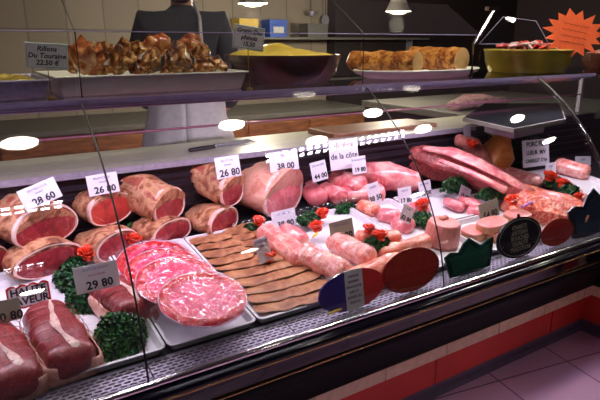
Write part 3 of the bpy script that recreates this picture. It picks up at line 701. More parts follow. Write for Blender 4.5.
# front roasts with string and fat strip
def roast(pa, pb, h, w, hh, label, seed=1, wrap=True):
    A, B = dk(*pa, h), dk(*pb, h); d_ = B-A; L = d_.length; yaw = math.atan2(d_.y, d_.x)
    t_ = thing('beef_roast', label, 'beef roast', (A.x, A.y, A.z-h), 0, 'tied beef roasts at the front left')
    pitch = -math.atan2(d_.z, Vector((d_.x,d_.y)).length)
    t_.rotation_euler = (Matrix.Rotation(yaw,3,'Z') @ Matrix.Rotation(pitch,3,'Y')).to_euler()
    m_ = MB(); N = 9
    def prof_(q): return .95+.05*math.sin(PI*min(1,max(0,q*1.1)))
    m_.loft([(L*i/(N-1),0,hh*.5+.004) for i in range(N)], [(w/2*prof_(i/(N-1)), hh/2) for i in range(N)], 36, .008, 16, seed, 3.2, caps=3)
    body = m_.build('meat_body', M['grain'], t_)
    s_ = MB(); vs = []; K = 24
    for i in range(K+1):
        q = i/K; x = -.01+(L+.02)*q; y = .010*math.sin(q*5+seed)+.006; ww = .0085+.003*math.sin(q*13+seed)
        z = hh+.0075 + (-.012 if q > .97 else 0)
        vs += [(x,y-ww,z-.003),(x,y,z+.002),(x,y+ww,z-.003)]
    s_.add(vs, [(3*i+k,3*i+3+k,3*i+4+k,3*i+1+k) for i in range(K) for k in range(2)])
    s_.build('fat_strip', M['fat'], t_)
    if wrap:   # bard of fat round both sides and front end
        b_ = MB(); vs = []; z0, z1 = .004, hh*.62
        pth = [(x_, -w/2-.004) for x_ in [L*.06+L*.9*i/10 for i in range(10)]]
        for k in range(9):
            g = -PI/2 + PI*k/8; cx, sy = math.cos(g), math.sin(g)
            pth.append((L*.97+.026*abs(cx)**.5, math.copysign(abs(sy)**.5, sy)*(w/2+.004) if abs(sy) > .01 else 0))
        pth += [(x_, w/2+.004) for x_ in [L*.96-L*.9*i/10 for i in range(10)]]
        for (x_, y_) in pth:
            for j in range(6):
                q = j/5; wv = mn.noise(Vector((x_*20,y_*20,q*3+seed)))*.004
                vs.append((x_+wv*.3, y_+wv+math.copysign(.006*math.sin(q*PI), y_ if y_ else 1), z0+(z1-z0+.012*mn.noise(Vector((x_*15,y_*15,seed))))*q))
        n_ = len(pth); b_.add(vs, [(i*6+j,(i+1)*6+j,(i+1)*6+j+1,i*6+j+1) for i in range(n_-1) for j in range(5)])
        o_ = b_.build('fat_wrap', M['bard'], t_); s2 = o_.modifiers.new('s','SOLIDIFY'); s2.thickness = .004; s2.offset = 1
    for k in range(6):   # strings round the joint
        x = L*(.08+.84*k/5); K = 28; pts = []
        for j in range(K+1):
            g = 2*PI*j/K; cx, cz = math.cos(g), math.sin(g)
            pts.append((x+.003*math.sin(g*2), math.copysign(abs(cx)**(2/3.2),cx)*(w/2+.010), hh*.5+.004+math.copysign(abs(cz)**(2/3.2),cz)*(hh/2+.003)))
        MB().tube(pts, .0009, 5, cap=False).build('string', M['string'], body)
    return t_
M['string'] = plain('kitchen_string', (196,120,108), .7)
M['bard'] = mottled('bard_fat', [(.3,(176,92,84)),(.5,(222,166,150)),(.7,(240,204,190))], 22, .4, .2, .4)
roast((46,320),(72,362), .045, .125, .095, 'middle tied beef roast with white fat strip, left of the dark parsley bunch', 2)
roast((-12,338),(14,384), .045, .135, .095, 'dark red tied beef roast cut off by the left edge of the picture', 3)
roast((108,290),(136,312), .042, .12, .085, 'tied beef roast lying behind the parsley, beside the wrapped plates', 5)

# wrapped plates of carpaccio
def wrapped_plate():
    t_ = thing('wrapped_plate', '-', 'plate of meat')
    r_ = .128
    MB().lathe([(0,.0),(r_*.72,.0),(r_,.010),(r_,.013),(r_*.72,.004),(0,.004)], 48).build('plate', M['tray'], t_)
    m_ = MB(); n = 120; vs = [(0,0,.012)]; R_ = 12
    for i in range(1, R_+1):
        q = i/R_
        for k in range(n):
            g = 2*PI*k/n
            z = .010 + .012*math.exp(-((q-.86)/.10)**2) + .0035*math.sin(g*17+q*9)*q*math.exp(-((q-.6)/.35)**2) + .003*mn.noise(Vector((math.cos(g)*4*q, math.sin(g)*4*q, 3)))
            rr = r_*q*(1+.012*math.sin(g*9)*(q > .9))
            if i == R_: z = .011
            vs.append((rr*math.cos(g), rr*math.sin(g), z))
    fs = [(0,1+k,1+(k+1)%n) for k in range(n)]; mi = [0]*n
    m_.add(vs, fs, 0)
    base = 0
    for i in range(R_-1):
        fs = [(1+i*n+k,1+(i+1)*n+k,1+(i+1)*n+(k+1)%n,1+i*n+(k+1)%n) for k in range(n)]
        m_.f += fs; m_.mi += [1 if i >= 8 else 0]*n
    m_.build('meat_slices', [M['carp'], M['carprim']], t_)
    f_ = MB(); vs = [(0,0,.021)]
    for i in range(1, R_+1):
        q = i/R_
        for k in range(n):
            g = 2*PI*k/n; x, y = math.cos(g)*q, math.sin(g)*q
            wv = mn.noise(Vector((x*2.2+y*1.2, (y-x*.4)*18, 5)))*.0065 + mn.noise(Vector((x*9, y*9, 8)))*.002
            z = .0205 + .005*math.exp(-((q-.86)/.12)**2) + wv*min(1,(1-q)*5)
            if i == R_: z = .009
            vs.append((x*(r_+.003), y*(r_+.003), z))
    f_.add(vs, [(0,1+k,1+(k+1)%n) for k in range(n)] + [(1+i*n+k,1+(i+1)*n+k,1+(i+1)*n+(k+1)%n,1+i*n+(k+1)%n) for i in range(R_-1) for k in range(n)])
    f_.build('cling_film', M['film'], t_)
    return t_
wp0 = wrapped_plate()
labs = ['rearmost film-wrapped plate of thin red meat, mostly covered by the others','second film-wrapped plate of thin red meat from the back','third film-wrapped plate of thin red meat from the back','frontmost film-wrapped plate of thin red meat, fully visible']
for k, (px, py, h) in enumerate(((156,264,.058),(166,273,.072),(178,283,.086),(203,301,.095))):
    t_ = wp0 if k == 0 else copy_tree(wp0)
    p = dk(px, py, h); t_.location = p; t_.rotation_euler = (Matrix.Rotation(R(13),3,'X') @ Matrix.Rotation(R(8*k-10),3,'Z')).to_euler()
    tag(t_, labs[k], 'plate of meat', 'stack of film-wrapped meat plates')
# small meat stack the plates lean on
blob('meat_stack', 'stack of red sliced meat hidden under the wrapped plates', 'meat', [Vector((.53,1.83,deckz(1.83)+.03)),Vector((.56,1.56,deckz(1.56)+.045))], [(.07,.03),(.08,.045)], 'carp', .004, 9, 3)

# brown escalopes
def escalope(seed, L, W):
    m_ = MB(); K, J = 26, 6; vs = []
    for sgn in (1,-1):
        for i in range(K+1):
            q = i/K*2-1; half = W*.5*(1-abs(q)**3.2)**.5 if abs(q) < 1 else 0
            for j in range(J+1):
                s_ = j/J*2-1
                y = s_*half*(1+.14*mn.noise(Vector((q*3,seed,s_)))) + .012*mn.noise(Vector((q*2.2,seed*2.7,0)))
                z = .0055*sgn*(1-abs(s_)**4)*(1-abs(q)**6) + .004*mn.noise(Vector((q*3,s_*1.5,seed+9)))
                vs.append((q*L/2*(1+.05*mn.noise(Vector((s_*2,seed,4)))), y, z+.008))
    n = (K+1)*(J+1); fs = []
    for i in range(K):
        for j in range(J):
            a = i*(J+1)+j; fs.append((a,a+J+1,a+J+2,a+1)); b_ = a+n; fs.append((b_,b_+1,b_+J+2,b_+J+1))
    m_.add(vs, fs); return m_
ords = ['frontmost','second','third','fourth','fifth','sixth','seventh','eighth','ninth','rearmost']
k_ = 0
for row in range(10):
    y = 1.365+row*.058
    for side in ((0,) if row < 6 else (0,1)):
        W = .105; L = .315 if row < 6 else .19
        x = .858 + (0 if row < 6 else (-.075 if side == 0 else .08)) + random.uniform(-.008,.008)
        o_ = escalope(row*3+side*11+1, L, W).build('brown_escalope', M['escalope'])
        o_.location = (x, y+(.03*side), deckz(y)+.014+.004*side)
        o_.rotation_euler = (Matrix.Rotation(SL-R(10),3,'X') @ Matrix.Rotation(R(random.uniform(-5,5)+(12 if side else 0)),3,'Z')).to_euler()
        w_ = ords[row] + (' brown escalope from the front' if 0 < row < 9 else ' brown escalope')
        tag(o_, w_+' in the white tray'+('' if row < 6 else (', the left one of its row' if side == 0 else ', the right one of its row')), 'escalope', 'brown escalopes in the tray')
        k_ += 1

# pale pork rolls
def proll(a, b_, r_, mat, label, seed, net=True):
    A, B = dk(*a, r_), dk(*b_, r_); d_ = B-A; L = d_.length; t_ = thing('pork_roll', label, 'pork roll', A-Vector((0,0,r_)), 0, 'pale pork rolls in the tray')
    t_.rotation_euler = (0, -math.atan2(d_.z, Vector((d_.x,d_.y)).length), math.atan2(d_.y, d_.x))
    m_ = MB(); N = 8; m_.loft([(L*i/(N-1),0,r_+.004) for i in range(N)], [(r_*(1+.1*math.sin(i*1.7+seed)), r_*.92) for i in range(N)], 26, .008, 18, seed, caps=5)
    body = m_.build('meat_body', M[mat], t_)
    if net:
        for k in range(7):
            x = L*(.03+.94*k/6); MB().tube([(x+.006*math.sin(2*PI*j/24), (r_*1.06+.001)*math.cos(2*PI*j/24), r_+.004+(r_*.97+.002)*math.sin(2*PI*j/24)) for j in range(25)], .0010, 5, cap=False).build('string', M['string2'], body)
    return t_
M['string2'] = plain('white_string', (246,214,212), .6)
proll((266,233),(300,258), .042, 'palepork', 'long pale netted pork roll along the left side of the tray, beside the escalopes', 1)
proll((306,256),(340,272), .047, 'palepork', 'thick pale netted pork roll in front of the long one, behind the flag-coloured sign', 2)
proll((335,243),(366,258), .045, 'palepork', 'pink pork roll below the grey price card', 3)
proll((350,281),(398,261), .036, 'orangepork', 'coral pink roll across the front of the tray, behind the dark red round sign', 4, False)
proll((382,255),(425,243), .034, 'orangepork', 'coral pink roll at the right side of the tray beside the white rim', 5, False)
proll((284,233),(300,241), .040, 'pinkskin', 'short pink piece at the back of the roll tray, under its white price card', 6, False)
proll((360,240),(395,238), .036, 'orangepork', 'coral pink roll hidden under the parsley and tomato roses', 7, False)

# red meat cubes, pâté, slabs, strips
g_ = 'meat pieces in the narrow tray'
for k, (a, b_, lb_) in enumerate((((362,206),(374,210),'orange-pink meat piece at the rear corner of the narrow tray'),((382,214),(396,217),'large pink-red meat cube behind the tilted price card'),((398,222),(408,226),'red meat piece under the tilted price card'),((412,208),(425,211),'red meat piece behind the tomato rose of the narrow tray'))):
    blob('meat_piece', lb_, 'meat', [D(*a,.03), D(*b_,.03)], [(.042,.03),(.045,.034)], 'pork' if k else 'orangepork', .01, 16, 30+k, g_)
p = dk(441,240,.02)
pt = deck_thing('round_pate', 'tall round pink pâté with ribbed side, by the glass seam', 'pâté', p.x, p.y, .006)
MB().lathe([(.0,0),(.066,0),(.072,.006),(.070,.04),(.066,.088),(.062,.094),(0,.096)], 56, wob=lambda w: .012*math.sin(w*22)).build('pate_body', M['pate'], pt)
MB().lathe([(0,.094),(.057,.095),(.06,.0985),(0,.100)], 40, wob=lambda w: .02*math.sin(w*7)).build('pate_top', M['patetop'], pt)
MB().loft([(.0,.02,.102),(.03,.02,.104)], [(.014,.012),(.012,.010)], 14, .003, 40).build('garnish_knob', M['pate'], pt)
def slab_(px, py, w, d_, h, rz, lab_, z=.006):
    p = dk(px, py, z+h); t_ = deck_thing('loaf_slab', lab_, 'meat loaf slab', p.x, p.y, z, rz, 'pale loaf slabs on the white tray')
    def el(k, hh): return [(w*k*math.copysign(abs(math.cos(g))**.7,math.cos(g)), d_*k*math.copysign(abs(math.sin(g))**.7,math.sin(g)), hh) for g in [2*PI*i/36 for i in range(36)]]
    rings = [el(.97,0), el(1,.004), el(1,h-.004)]; m_ = MB(); m_.add([q for r_ in rings for q in r_], [(i*36+k,i*36+(k+1)%36,(i+1)*36+(k+1)%36,(i+1)*36+k) for i in range(2) for k in range(36)]+[tuple(range(36))[::-1]])
    m_.build('slab_side', M['pategold'], t_)
    rings = [el(1,h-.004), el(.97,h), el(.5,h+.003)]; m_ = MB(); m_.add([q for r_ in rings for q in r_], [(i*36+k,i*36+(k+1)%36,(i+1)*36+(k+1)%36,(i+1)*36+k) for i in range(2) for k in range(36)]+[tuple(72+k for k in range(36))])
    m_.build('slab_top', M['patetop'], t_)
slab_(474,229,.062,.045,.036,R(10),'front left pale loaf slab, cut side to the glass')
slab_(499,231,.060,.045,.032,R(5),'front right pale loaf slab, beside the round black sign')
slab_(492,221,.085,.045,.032,R(6),'wide pink slab lying on the other loaf slabs', .040)
slab_(517,213,.070,.045,.032,R(0),'rear pink slab, just in front of the mince', .034)
for k, (a, b_) in enumerate((((447,202),(462,207)),((462,200),(480,208)),((470,210),(490,213)),((505,206),(520,211)))):
    blob('pink_meat_strip', ['pink strip at the left end of the rear tray','pink strip just under the small tilted card','pink strip in front of the small tilted card','orange-pink piece at the right of the grey 54 80 card'][k], 'meat strip', [D(*a,.03), (D(*a,.035)+D(*b_,.035))/2, D(*b_,.03)], [(.03,.022),(.035,.026),(.03,.022)], 'pork' if k < 3 else 'orangepork', .01, 20, 40+k, 'pink meat in the rear tray')
st_ = MB(); a, b_ = D(522,207,.10), D(551,192,.10); st_.tube([Vector((0,0,0)), b_-a], .006, 8)
tag(st_.build('skewer_stick', M['bluestick'], None, loc=a), 'lilac plastic skewer lying on the coarse mince', 'skewer')

# ------------------------------------------------------------------ parsley and tomato roses
def parsley_mesh(seed, rx, ry, rz_, n=420):
    rnd = random.Random(seed); b_ = MB()
    for i in range(n):
        u_ = rnd.uniform(0,2*PI); w_ = math.acos(rnd.uniform(0.0,1)); q = rnd.uniform(.75,1.08)*(1+.25*mn.noise(Vector((math.cos(u_)*1.6,math.sin(u_)*1.6,w_+seed))))
        c_ = Vector((rx*q*math.sin(w_)*math.cos(u_), ry*q*math.sin(w_)*math.sin(u_), rz_*q*math.cos(w_)+.004))
        nrm = Vector((c_.x/rx, c_.y/ry, c_.z/rz_+.2)).normalized(); nrm = (nrm+Vector([rnd.uniform(-.7,.7) for _ in range(3)])).normalized()
        a_ = nrm.orthogonal().normalized(); bb_ = nrm.cross(a_); s_ = rnd.uniform(.006,.011); vs = [c_]
        for k in range(8):
            g = 2*PI*k/8; rr = s_*(1 if k % 2 else .62); vs.append(c_+(a_*math.cos(g)+bb_*math.sin(g))*rr+nrm*(s_*.45*(1 if k % 4 < 2 else -1)))
        b_.add(vs, [(0,1+k,1+(k+1)%8) for k in range(8)], 0 if rnd.random() < .78 else 1)
    return b_
pmesh = []
def parsley(px, py, h, rx, ry, rz_, label, seed, yaw=0, n=420):
    p = dk(px, py, h); t_ = deck_thing('parsley_bunch', label, 'parsley', p.x, p.y, max(0, h-.004), yaw, 'curly parsley garnish')
    parsley_mesh(seed, rx, ry, rz_, n).build('leaves', [M['leafA'], M['leafB']], t_)
    sb = MB(); rnd = random.Random(seed)
    for k in range(9):
        g = rnd.uniform(0,2*PI); sb.tube([(0,0,.004),(rx*.4*math.cos(g),ry*.4*math.sin(g),rz_*.5),(rx*.8*math.cos(g),ry*.8*math.sin(g),rz_*.55)], .0012, 5)
    sb.build('stems', M['stem'], t_); return t_
parsley(120,345,.0,.070,.060,.085,'thick dark parsley bunch at the front by the glass, right of the tied roasts', 1, 0, 900)
parsley(76,285,.0,.060,.085,.050,'leafy parsley spray left of the 29 80 card', 2, .3, 700)
parsley(84,305,.0,.050,.060,.050,'parsley spray between the middle roast and the 29 80 card', 12, .3, 500)
parsley(70,268,.0,.050,.04,.035,'small parsley tuft at the foot of the leftmost beef pile', 3)
parsley(126,236,.0,.070,.04,.045,'parsley between the two tomato roses behind the wrapped plates', 4)
parsley(252,234,.0,.050,.03,.040,'parsley tuft between the escalopes and the veal joint', 5)
parsley(308,222,.03,.048,.038,.040,'parsley tuft beside the yellow pick in the roll tray', 6)
parsley(345,212,.0,.06,.03,.035,'parsley behind the grey price card', 13)
parsley(377,246,.055,.055,.034,.036,'parsley under the pair of tomato roses in the roll tray', 7)
parsley(421,222,.02,.050,.045,.042,'parsley behind the round pâté', 8)
parsley(455,189,.04,.095,.05,.060,'parsley in the shade below the long flank', 9)
parsley(492,197,.06,.10,.04,.055,'parsley strip in front of the flank, above the small tilted card', 10)
parsley(568,195,.10,.065,.04,.045,'parsley beside the mince, under the pair of tomato roses at the right', 11)
parsley(553,184,.05,.06,.04,.04,'parsley between the small blue card and the right-hand roses', 14)

def rose_mesh():
    b_ = MB(); rnd = random.Random(4)
    for ring, (np_, r_, hgt, lean) in enumerate(((1,.007,.024,0),(3,.011,.024,.3),(4,.017,.021,.7),(5,.023,.016,1.1))):
        for k in range(np_):
            g0 = 2*PI*k/np_+ring*.9; vs = []; K, J = 8, 4
            for i in range(K+1):
                for j in range(J+1):
                    g = g0+(i/K-.5)*(2*PI/np_*1.35 if np_ > 1 else 2*PI); q = j/J
                    edge = 1-.35*abs(i/K*2-1)**2*q
                    rr = r_*(.45+.55*q)+ .006*lean*q*q + .0015*math.sin(i*2.1+k)
                    vs.append((rr*math.cos(g), rr*math.sin(g), .004+hgt*q*edge))
            b_.add(vs, [(i*(J+1)+j,(i+1)*(J+1)+j,(i+1)*(J+1)+j+1,i*(J+1)+j+1) for i in range(K) for j in range(J)])
    b_.lathe([(0,0),(.016,.0),(.019,.006),(.012,.010),(0,.012)], 20)
    return b_
rose0 = rose_mesh().build('tomato_rose', M['tomato']); sd = rose0.modifiers.new('s','SOLIDIFY'); sd.thickness = .0016
for k, (px, py, h, s_, lab_) in enumerate((
    (88,258,.03,1.05,'tomato rose at the foot of the leftmost beef pile'),
    (132,244,.035,.95,'tomato rose just behind the wrapped plates, by the glass seam'),
    (267,262,.03,1.0,'tomato rose standing among the brown escalopes'),
    (318,231,.05,1.0,'tomato rose above the yellow pick'),
    (323,217,.04,.9,'tomato rose behind the one with the yellow pick'),
    (258,224,.05,.8,'tomato rose beside the tag of the veal joint'),
    (368,233,.075,.85,'left one of the two tomato roses on the parsley in the roll tray'),
    (380,241,.08,1.0,'right one of the two tomato roses on the parsley in the roll tray'),
    (424,209,.05,1.1,'tomato rose behind the round pâté, at the glass seam'),
    (472,147,.20,.95,'tomato rose on top of the flank, below two tiny cards'),
    (548,180,.12,1.1,'left one of the two tomato roses below the pork sign'),
    (562,188,.12,1.1,'right one of the two tomato roses below the pork sign'),
    (579,199,.11,.7,'small tomato rose half hidden by the dark crown sign'),
    (513,204,.09,1.0,'tomato rose next to the lilac skewer'),
    (223,164,.21,.8,'red tomato rose behind the 26 80 card of the tall beef joint'))):
    o_ = rose0 if k == 0 else rose0.copy()
    if k: C.objects.link(o_)
    o_.location = dk(px, py, h); o_.rotation_euler = (R(18),0,k*1.3); o_.scale = (s_*1.12,s_*1.12,s_*1.6); tag(o_, lab_, 'tomato rose', 'tomato roses')
pk = thing('yellow_pick', 'yellow plastic pick lying under the tomato rose in the roll tray', 'pick', dk(313,238,.06), 0)
MB().loft([(0,0,.004),(.02,.012,.006),(.045,.03,.008)], [(.004,.003),(.006,.004),(.002,.002)], 10).build('pick_body', M['lemon'], pk)
bl = thing('dark_leaf_bunch', 'dark leafy bunch behind the handwritten pork sign', 'leaves', Vector((2.92,2.06,deckz(2.06))))
lf = MB(); rnd = random.Random(3)
for i in range(160):
    c_ = Vector((rnd.gauss(0,.085), rnd.gauss(0,.02), .05+abs(rnd.gauss(0,.075)))); n_ = Vector([rnd.uniform(-1,1) for _ in range(3)]).normalized(); a_ = n_.orthogonal().normalized(); b2 = n_.cross(a_); s_ = rnd.uniform(.02,.036)
    lf.add([c_-a_*s_, c_+b2*s_*.4+n_*.004, c_+a_*s_, c_-b2*s_*.4+n_*.004], [(0,1,2),(0,2,3)])
lf.build('leaves', M['darkleaf'], bl); MB().tube([(0,0,0),(0,0,.10),(.02,0,.17)], .006, 6).build('stem', M['stem'], bl)

# ------------------------------------------------------------------ price cards
def card(px, py, wpx, hpx, Y, label, price=None, lines=(), mat='card', roll=0, yaw=0, tilt=-12, pin='steelpin', psize=.36, round_=False, pinto=None, ink='ink', name='price_card', grp='price cards in the case'):
    c_ = at(px, py, Y=Y); dist = (c_-CAM).dot(fv); w = wpx*dist/FPX/max(.5, math.cos(0)*.9); h = hpx*dist/FPX*1.03
    t_ = thing(name, label, 'price card', c_, 0, grp)
    t_.rotation_euler = (Matrix.Rotation(yaw,3,'Z') @ Matrix.Rotation(R(tilt),3,'X') @ Matrix.Rotation(-roll,3,'Y')).to_euler()
    t_.location = c_
    brd = bevel(MB().box((-w/2,-.0008,-h/2),(w/2,.0008,h/2)).build('card_board', M[mat], t_, False), .0005, 1)
    if price: text('price_figures', price, h*psize*1.25, M[ink], brd, (w*.04,-.0012,-h*.27), h*.012)
    for i, ln in enumerate(lines):
        text('name_line', ln[0], h*ln[1], M[ln[2] if len(ln) > 2 else 'blueink'], brd, (ln[4] if len(ln) > 4 else 0,-.0012,h*ln[3]), 0 if len(ln) < 6 else ln[5])
    base = deckz(Y)+.004 if pinto is None else pinto
    inv = t_.rotation_euler.to_matrix().inverted()
    foot = inv @ (Vector((c_.x, c_.y+.004, base))-c_)
    MB().tube([(0,.002,-h*.25), (0,.003,-h/2), foot], .0013, 6).build('card_pin', M[pin], t_)
    return t_
NL = lambda a, b_='': [(a,.16,'blueink',.30)] + ([(b_,.15,'blueink',.12)] if b_ else [])
card(40,194,33,21,1.90,'white card leaning in front of the leftmost beef pile, priced 28 60','28 60',NL('ENTRECOTE','boeuf'),roll=R(17),pinto=.94)
card(103,184,27,20,2.02,'white card on the second beef pile, crossed by the glass seam, priced 26 80','26 80',NL('RUMSTEAK','boeuf'),roll=R(3),pinto=.88)
card(228,167,24,21,1.99,'white card on the tall browned joint, priced 26 80','26 80',NL('ROTI DE','boeuf'),roll=R(2),pinto=.94)
card(284,161,30,19,2.02,'white card on the large veal joint, priced 38 00','38 00',NL('VEAU'),pinto=.92)
card(344,154,32,29,2.05,'large white card with handwritten words above the poultry heap',None,[('1/2 Veau',.24,'redink',.30),('de la côte',.28,'ink',-.06,0,.0006)],pinto=.88)
card(319,171,17,19,2.02,'narrow white card left of the handwritten rib card, priced 44 00','44 00',NL('ESCALOPE'),psize=.28,roll=R(6),pinto=.88)
card(359,165,16,17,2.0,'small white card overlapping the handwritten rib card, priced 19 80','19 80',NL('BLANQUETTE'),psize=.28,pinto=.88)
card(374,193,14,20,1.90,'narrow white card at the end of the poultry heap, priced 38 50','38 50',NL('NOIX'),psize=.28,roll=R(8))
card(405,196,16,17,1.86,'white card on the rear rim of the narrow tray, priced 17 80','17 80',NL('SAUTE'),psize=.30)
card(425,189,15,16,1.90,'white card crossed by the middle glass seam, priced 18 00','18 00',NL('POITRINE'),psize=.30,roll=R(4))
card(407,214,14,17,1.62,'small white card tilted to the right on the red meat, priced 32 00','32 00',NL('FOIE'),psize=.28,roll=R(-32))
card(465,193,14,12,1.78,'tiny white card tilted to the left on the pink strips','15 90',NL('JOUE'),psize=.34,roll=R(-28))
card(489,210,26,17,1.50,'grey card on the loaf slabs, priced 54 80','54 80',(),'greycard',roll=R(6),psize=.42)
card(284,219,25,18,1.88,'white card at the back of the roll tray, priced 38 80','38 80',NL('PAUPIETTE'),roll=R(2),pinto=.80)
card(342,231,26,21,1.60,'grey card standing on the pork rolls, priced 38 80','38 80',NL('ROTI FILET'),'greycard',roll=R(3))
card(263,250,14,25,1.60,'narrow grey-white card standing among the escalopes behind a tomato rose',None,[('CORDON',.13,'blueink',.34),('bleu',.13,'blueink',.18)],roll=R(10))
card(97,277,38,26,1.56,'large white card above the parsley, priced 29 80','29 80',[('ROTI DE BOEUF',.13,'blueink',.34),('race à viande',.12,'redink',.12)],psize=.34,roll=R(1),yaw=0)
card(6,311,24,22,1.52,'olive-grey card with a yellow mark at the left edge, priced 30 80','30 80',(),'greycard',roll=R(0),psize=.42)
t_ = card(583,165,24,17,1.92,'white card at the right edge standing in the pale strips, priced 7 50','7 50',NL('TRIPES'),roll=R(-6),psize=.4)
card(467,131,9,11,2.06,'tiny white card on the left above the flank',None,[('x',.2,'blueink',.2)],pinto=.9)
card(491,129,12,11,2.06,'tiny white card leaning, left of the orange ham',None,[('xx',.2,'blueink',.2)],roll=R(-22),pinto=.9)
card(551,171,15,16,1.86,'white card tucked under the handwritten pork sign',None,NL('le kilo'),pinto=.80)
card(536,153,38,26,1.92,'large handwritten pork sign in front of the orange ham',None,[('PORC FIL',.25,'ink',.33,-.006,.0012),('LUEUR  M/V',.22,'ink',.02,0,.0011),('CARRELET 17 kg',.18,'ink',-.28,0,.001)],roll=R(-2),pinto=.80,name='handwritten_sign')
# SAVEUR sign
c_ = at(29,296,Y=1.66)
sv = thing('flavour_sign', 'small red-edged wavy sign lettered in black at the left', 'sign', c_)
sv.rotation_euler = (R(-12),0,0)
def wavy(w, h, n, a): 
    o = []
    for k in range(n): x = -w/2+w*k/(n-1); o.append((x, h/2+a*abs(math.sin(k*PI/4))))
    for k in range(n): x = w/2-w*k/(n-1); o.append((x, -h/2-a*.4*abs(math.sin(k*PI/4))))
    return o
rb_ = MB().prism(wavy(.115,.062,17,.007), 0, .002).build('red_board', M['signred'], sv, False)
MB().prism(wavy(.104,.052,17,.006), -.0008, -.0001).build('white_field', M['card'], rb_, False)
text('upper_word', 'HAUTE', .030, M['ink'], rb_, (0,-.0014,.016), .001); text('lower_word', 'SAVEUR', .030, M['ink'], rb_, (0,-.0014,-.012), .001)
MB().tube([(0,.003,-.03),(0,.006,-.115)], .0013, 6).build('card_pin', M['steelpin'], sv)

# medallion signs standing behind the front glass
def medal(px0, px1, py0, py1, label, shape, mats, Y=1.262, yaw=0):
    """flat sign whose left/right/top/bottom show at those pixels; stands on the grille"""
    pxm = (px0+px1)/2; b_ = at(pxm, py1, Y=Y); zt = at(pxm, py0, Y=Y).z; w = (at(px1,(py0+py1)/2,Y=Y).x-at(px0,(py0+py1)/2,Y=Y).x); zb = max(.668, b_.z); h = zt-zb
    t_ = thing('medallion_sign', label, 'sign', (b_.x, Y, zb), 0, 'medallion signs along the front glass'); t_.rotation_euler = (R(-10),0,yaw)
    return t_, w, h
def ell(w, h, n=48, x0=-1, x1=1):
    pts = []
    for k in range(n):
        g = 2*PI*k/n; x = math.cos(g); pts.append((max(x0,min(x1,x))*w/2, h/2+math.sin(g)*h/2))
    return pts
def band(w, h, xa, xb, n=14):
    up = [(xa+(xb-xa)*k/n) for k in range(n+1)]
    return [(x*w/2, h/2+math.sqrt(max(0,1-x*x))*h/2) for x in up] + [(x*w/2, h/2-math.sqrt(max(0,1-x*x))*h/2) for x in reversed(up)]
t_, w, h = medal(321,386,272,325,'round blue, white and red sign at the front, the frontmost medallion','ell',None)
MB().prism(band(w,h,-1,-.22),-.003,.003).build('blue_field', M['signblue'], t_, False)
MB().prism(band(w,h,-.22,.32),-.003,.003).build('white_field', M['signwhite'], t_, False)
MB().prism(band(w,h,.32,1),-.003,.003).build('red_field', M['signred'], t_, False)
for k in range(6): text('sign_lettering', ['VIANDE','BOVINE','FRANÇAISE','NÉE ET','ÉLEVÉE EN','FRANCE'][k], .012, M['ink'], t_, (w*.02,-.0035,h*(.84-k*.13)), 0)
MB().loft([(-w*.40,-.006,h*.10),(-w*.30,-.006,h*.12),(-w*.20,-.006,h*.13)], [(.002,.003),(.003,.005),(.002,.004)], 8).build('yellow_mark', M['yellowmark'], t_)
t_, w, h = medal(384,440,251,300,'plain dark red oval sign right of the flag-coloured one','ell',None)
MB().prism(ell(w,h),-.003,.003).build('oval_board', M['signdred'], t_, False)
MB().prism(ell(w*.92,h*.92),-.004,-.0031).build('oval_face', M['signbrown'], t_, False, loc=(0,0,h*.04))
t_, w, h = medal(446,494,240,282,'dark green sign with a crown-shaped top','crown',None)
cr_ = [(-.42,.04),(-.5,.62),(-.38,.72),(-.22,.66),(-.12,.88),(0,1),(.1,.84),(.22,.70),(.36,.80),(.5,.84),(.46,.5),(.40,.04),(.2,-.0),(-.2,-.0)]
MB().prism([(x*w, z*h) for x,z in cr_],-.003,.003).build('crown_board', M['signgreen'], t_, False)
MB().prism([(x*w*.8, z*h*.74+h*.08) for x,z in cr_],-.0038,-.0031).build('crown_face', plain('sign_green_face',(14,74,58),.3), t_, False)
t_, w, h = medal(498,541,220,262,'round black sign with pale lettering','ell',None)
MB().prism(ell(w,h),-.003,.003).build('round_board', M['signblack'], t_, False)
MB().tube([(math.cos(2*PI*k/40)*w*.45,-.0035,h/2+math.sin(2*PI*k/40)*h*.45) for k in range(41)], .0012, 5, cap=False).build('ring_line', M['goldink'], t_)
for k, s_ in enumerate(('CHARTE','ARTISAN','BOUCHER','QUALITÉ','TRADITION')): text('sign_lettering', s_, .024, M['goldink'], t_, (0,-.0035,h*(.76-k*.135)), .0004)
MB().loft([(0,0,h),(0,0,h+.012)], [(.010,.004),(.006,.004)], 10).build('top_knob', M['signblack'], t_)
t_, w, h = medal(541,572,221,253,'brick red round sign right of the black lettered one','ell',None)
MB().prism(ell(w,h),-.003,.003).build('round_board', M['signbrown'], t_, False)
MB().prism(ell(w*.7,h*.7),-.004,-.0031).build('round_face', M['signdred'], t_, False, loc=(0,0,h*.15))
t_, w, h = medal(569,618,191,240,'large dark crown-shaped sign at the right edge','crown',None)
MB().prism([(x*w, z*h) for x,z in cr_],-.003,.003).build('crown_board', M['signblack'], t_, False)
MB().prism([(x*w*.8, z*h*.74+h*.08) for x,z in cr_],-.0038,-.0031).build('crown_face', plain('sign_dark_teal',(26,44,62),.3), t_, False)

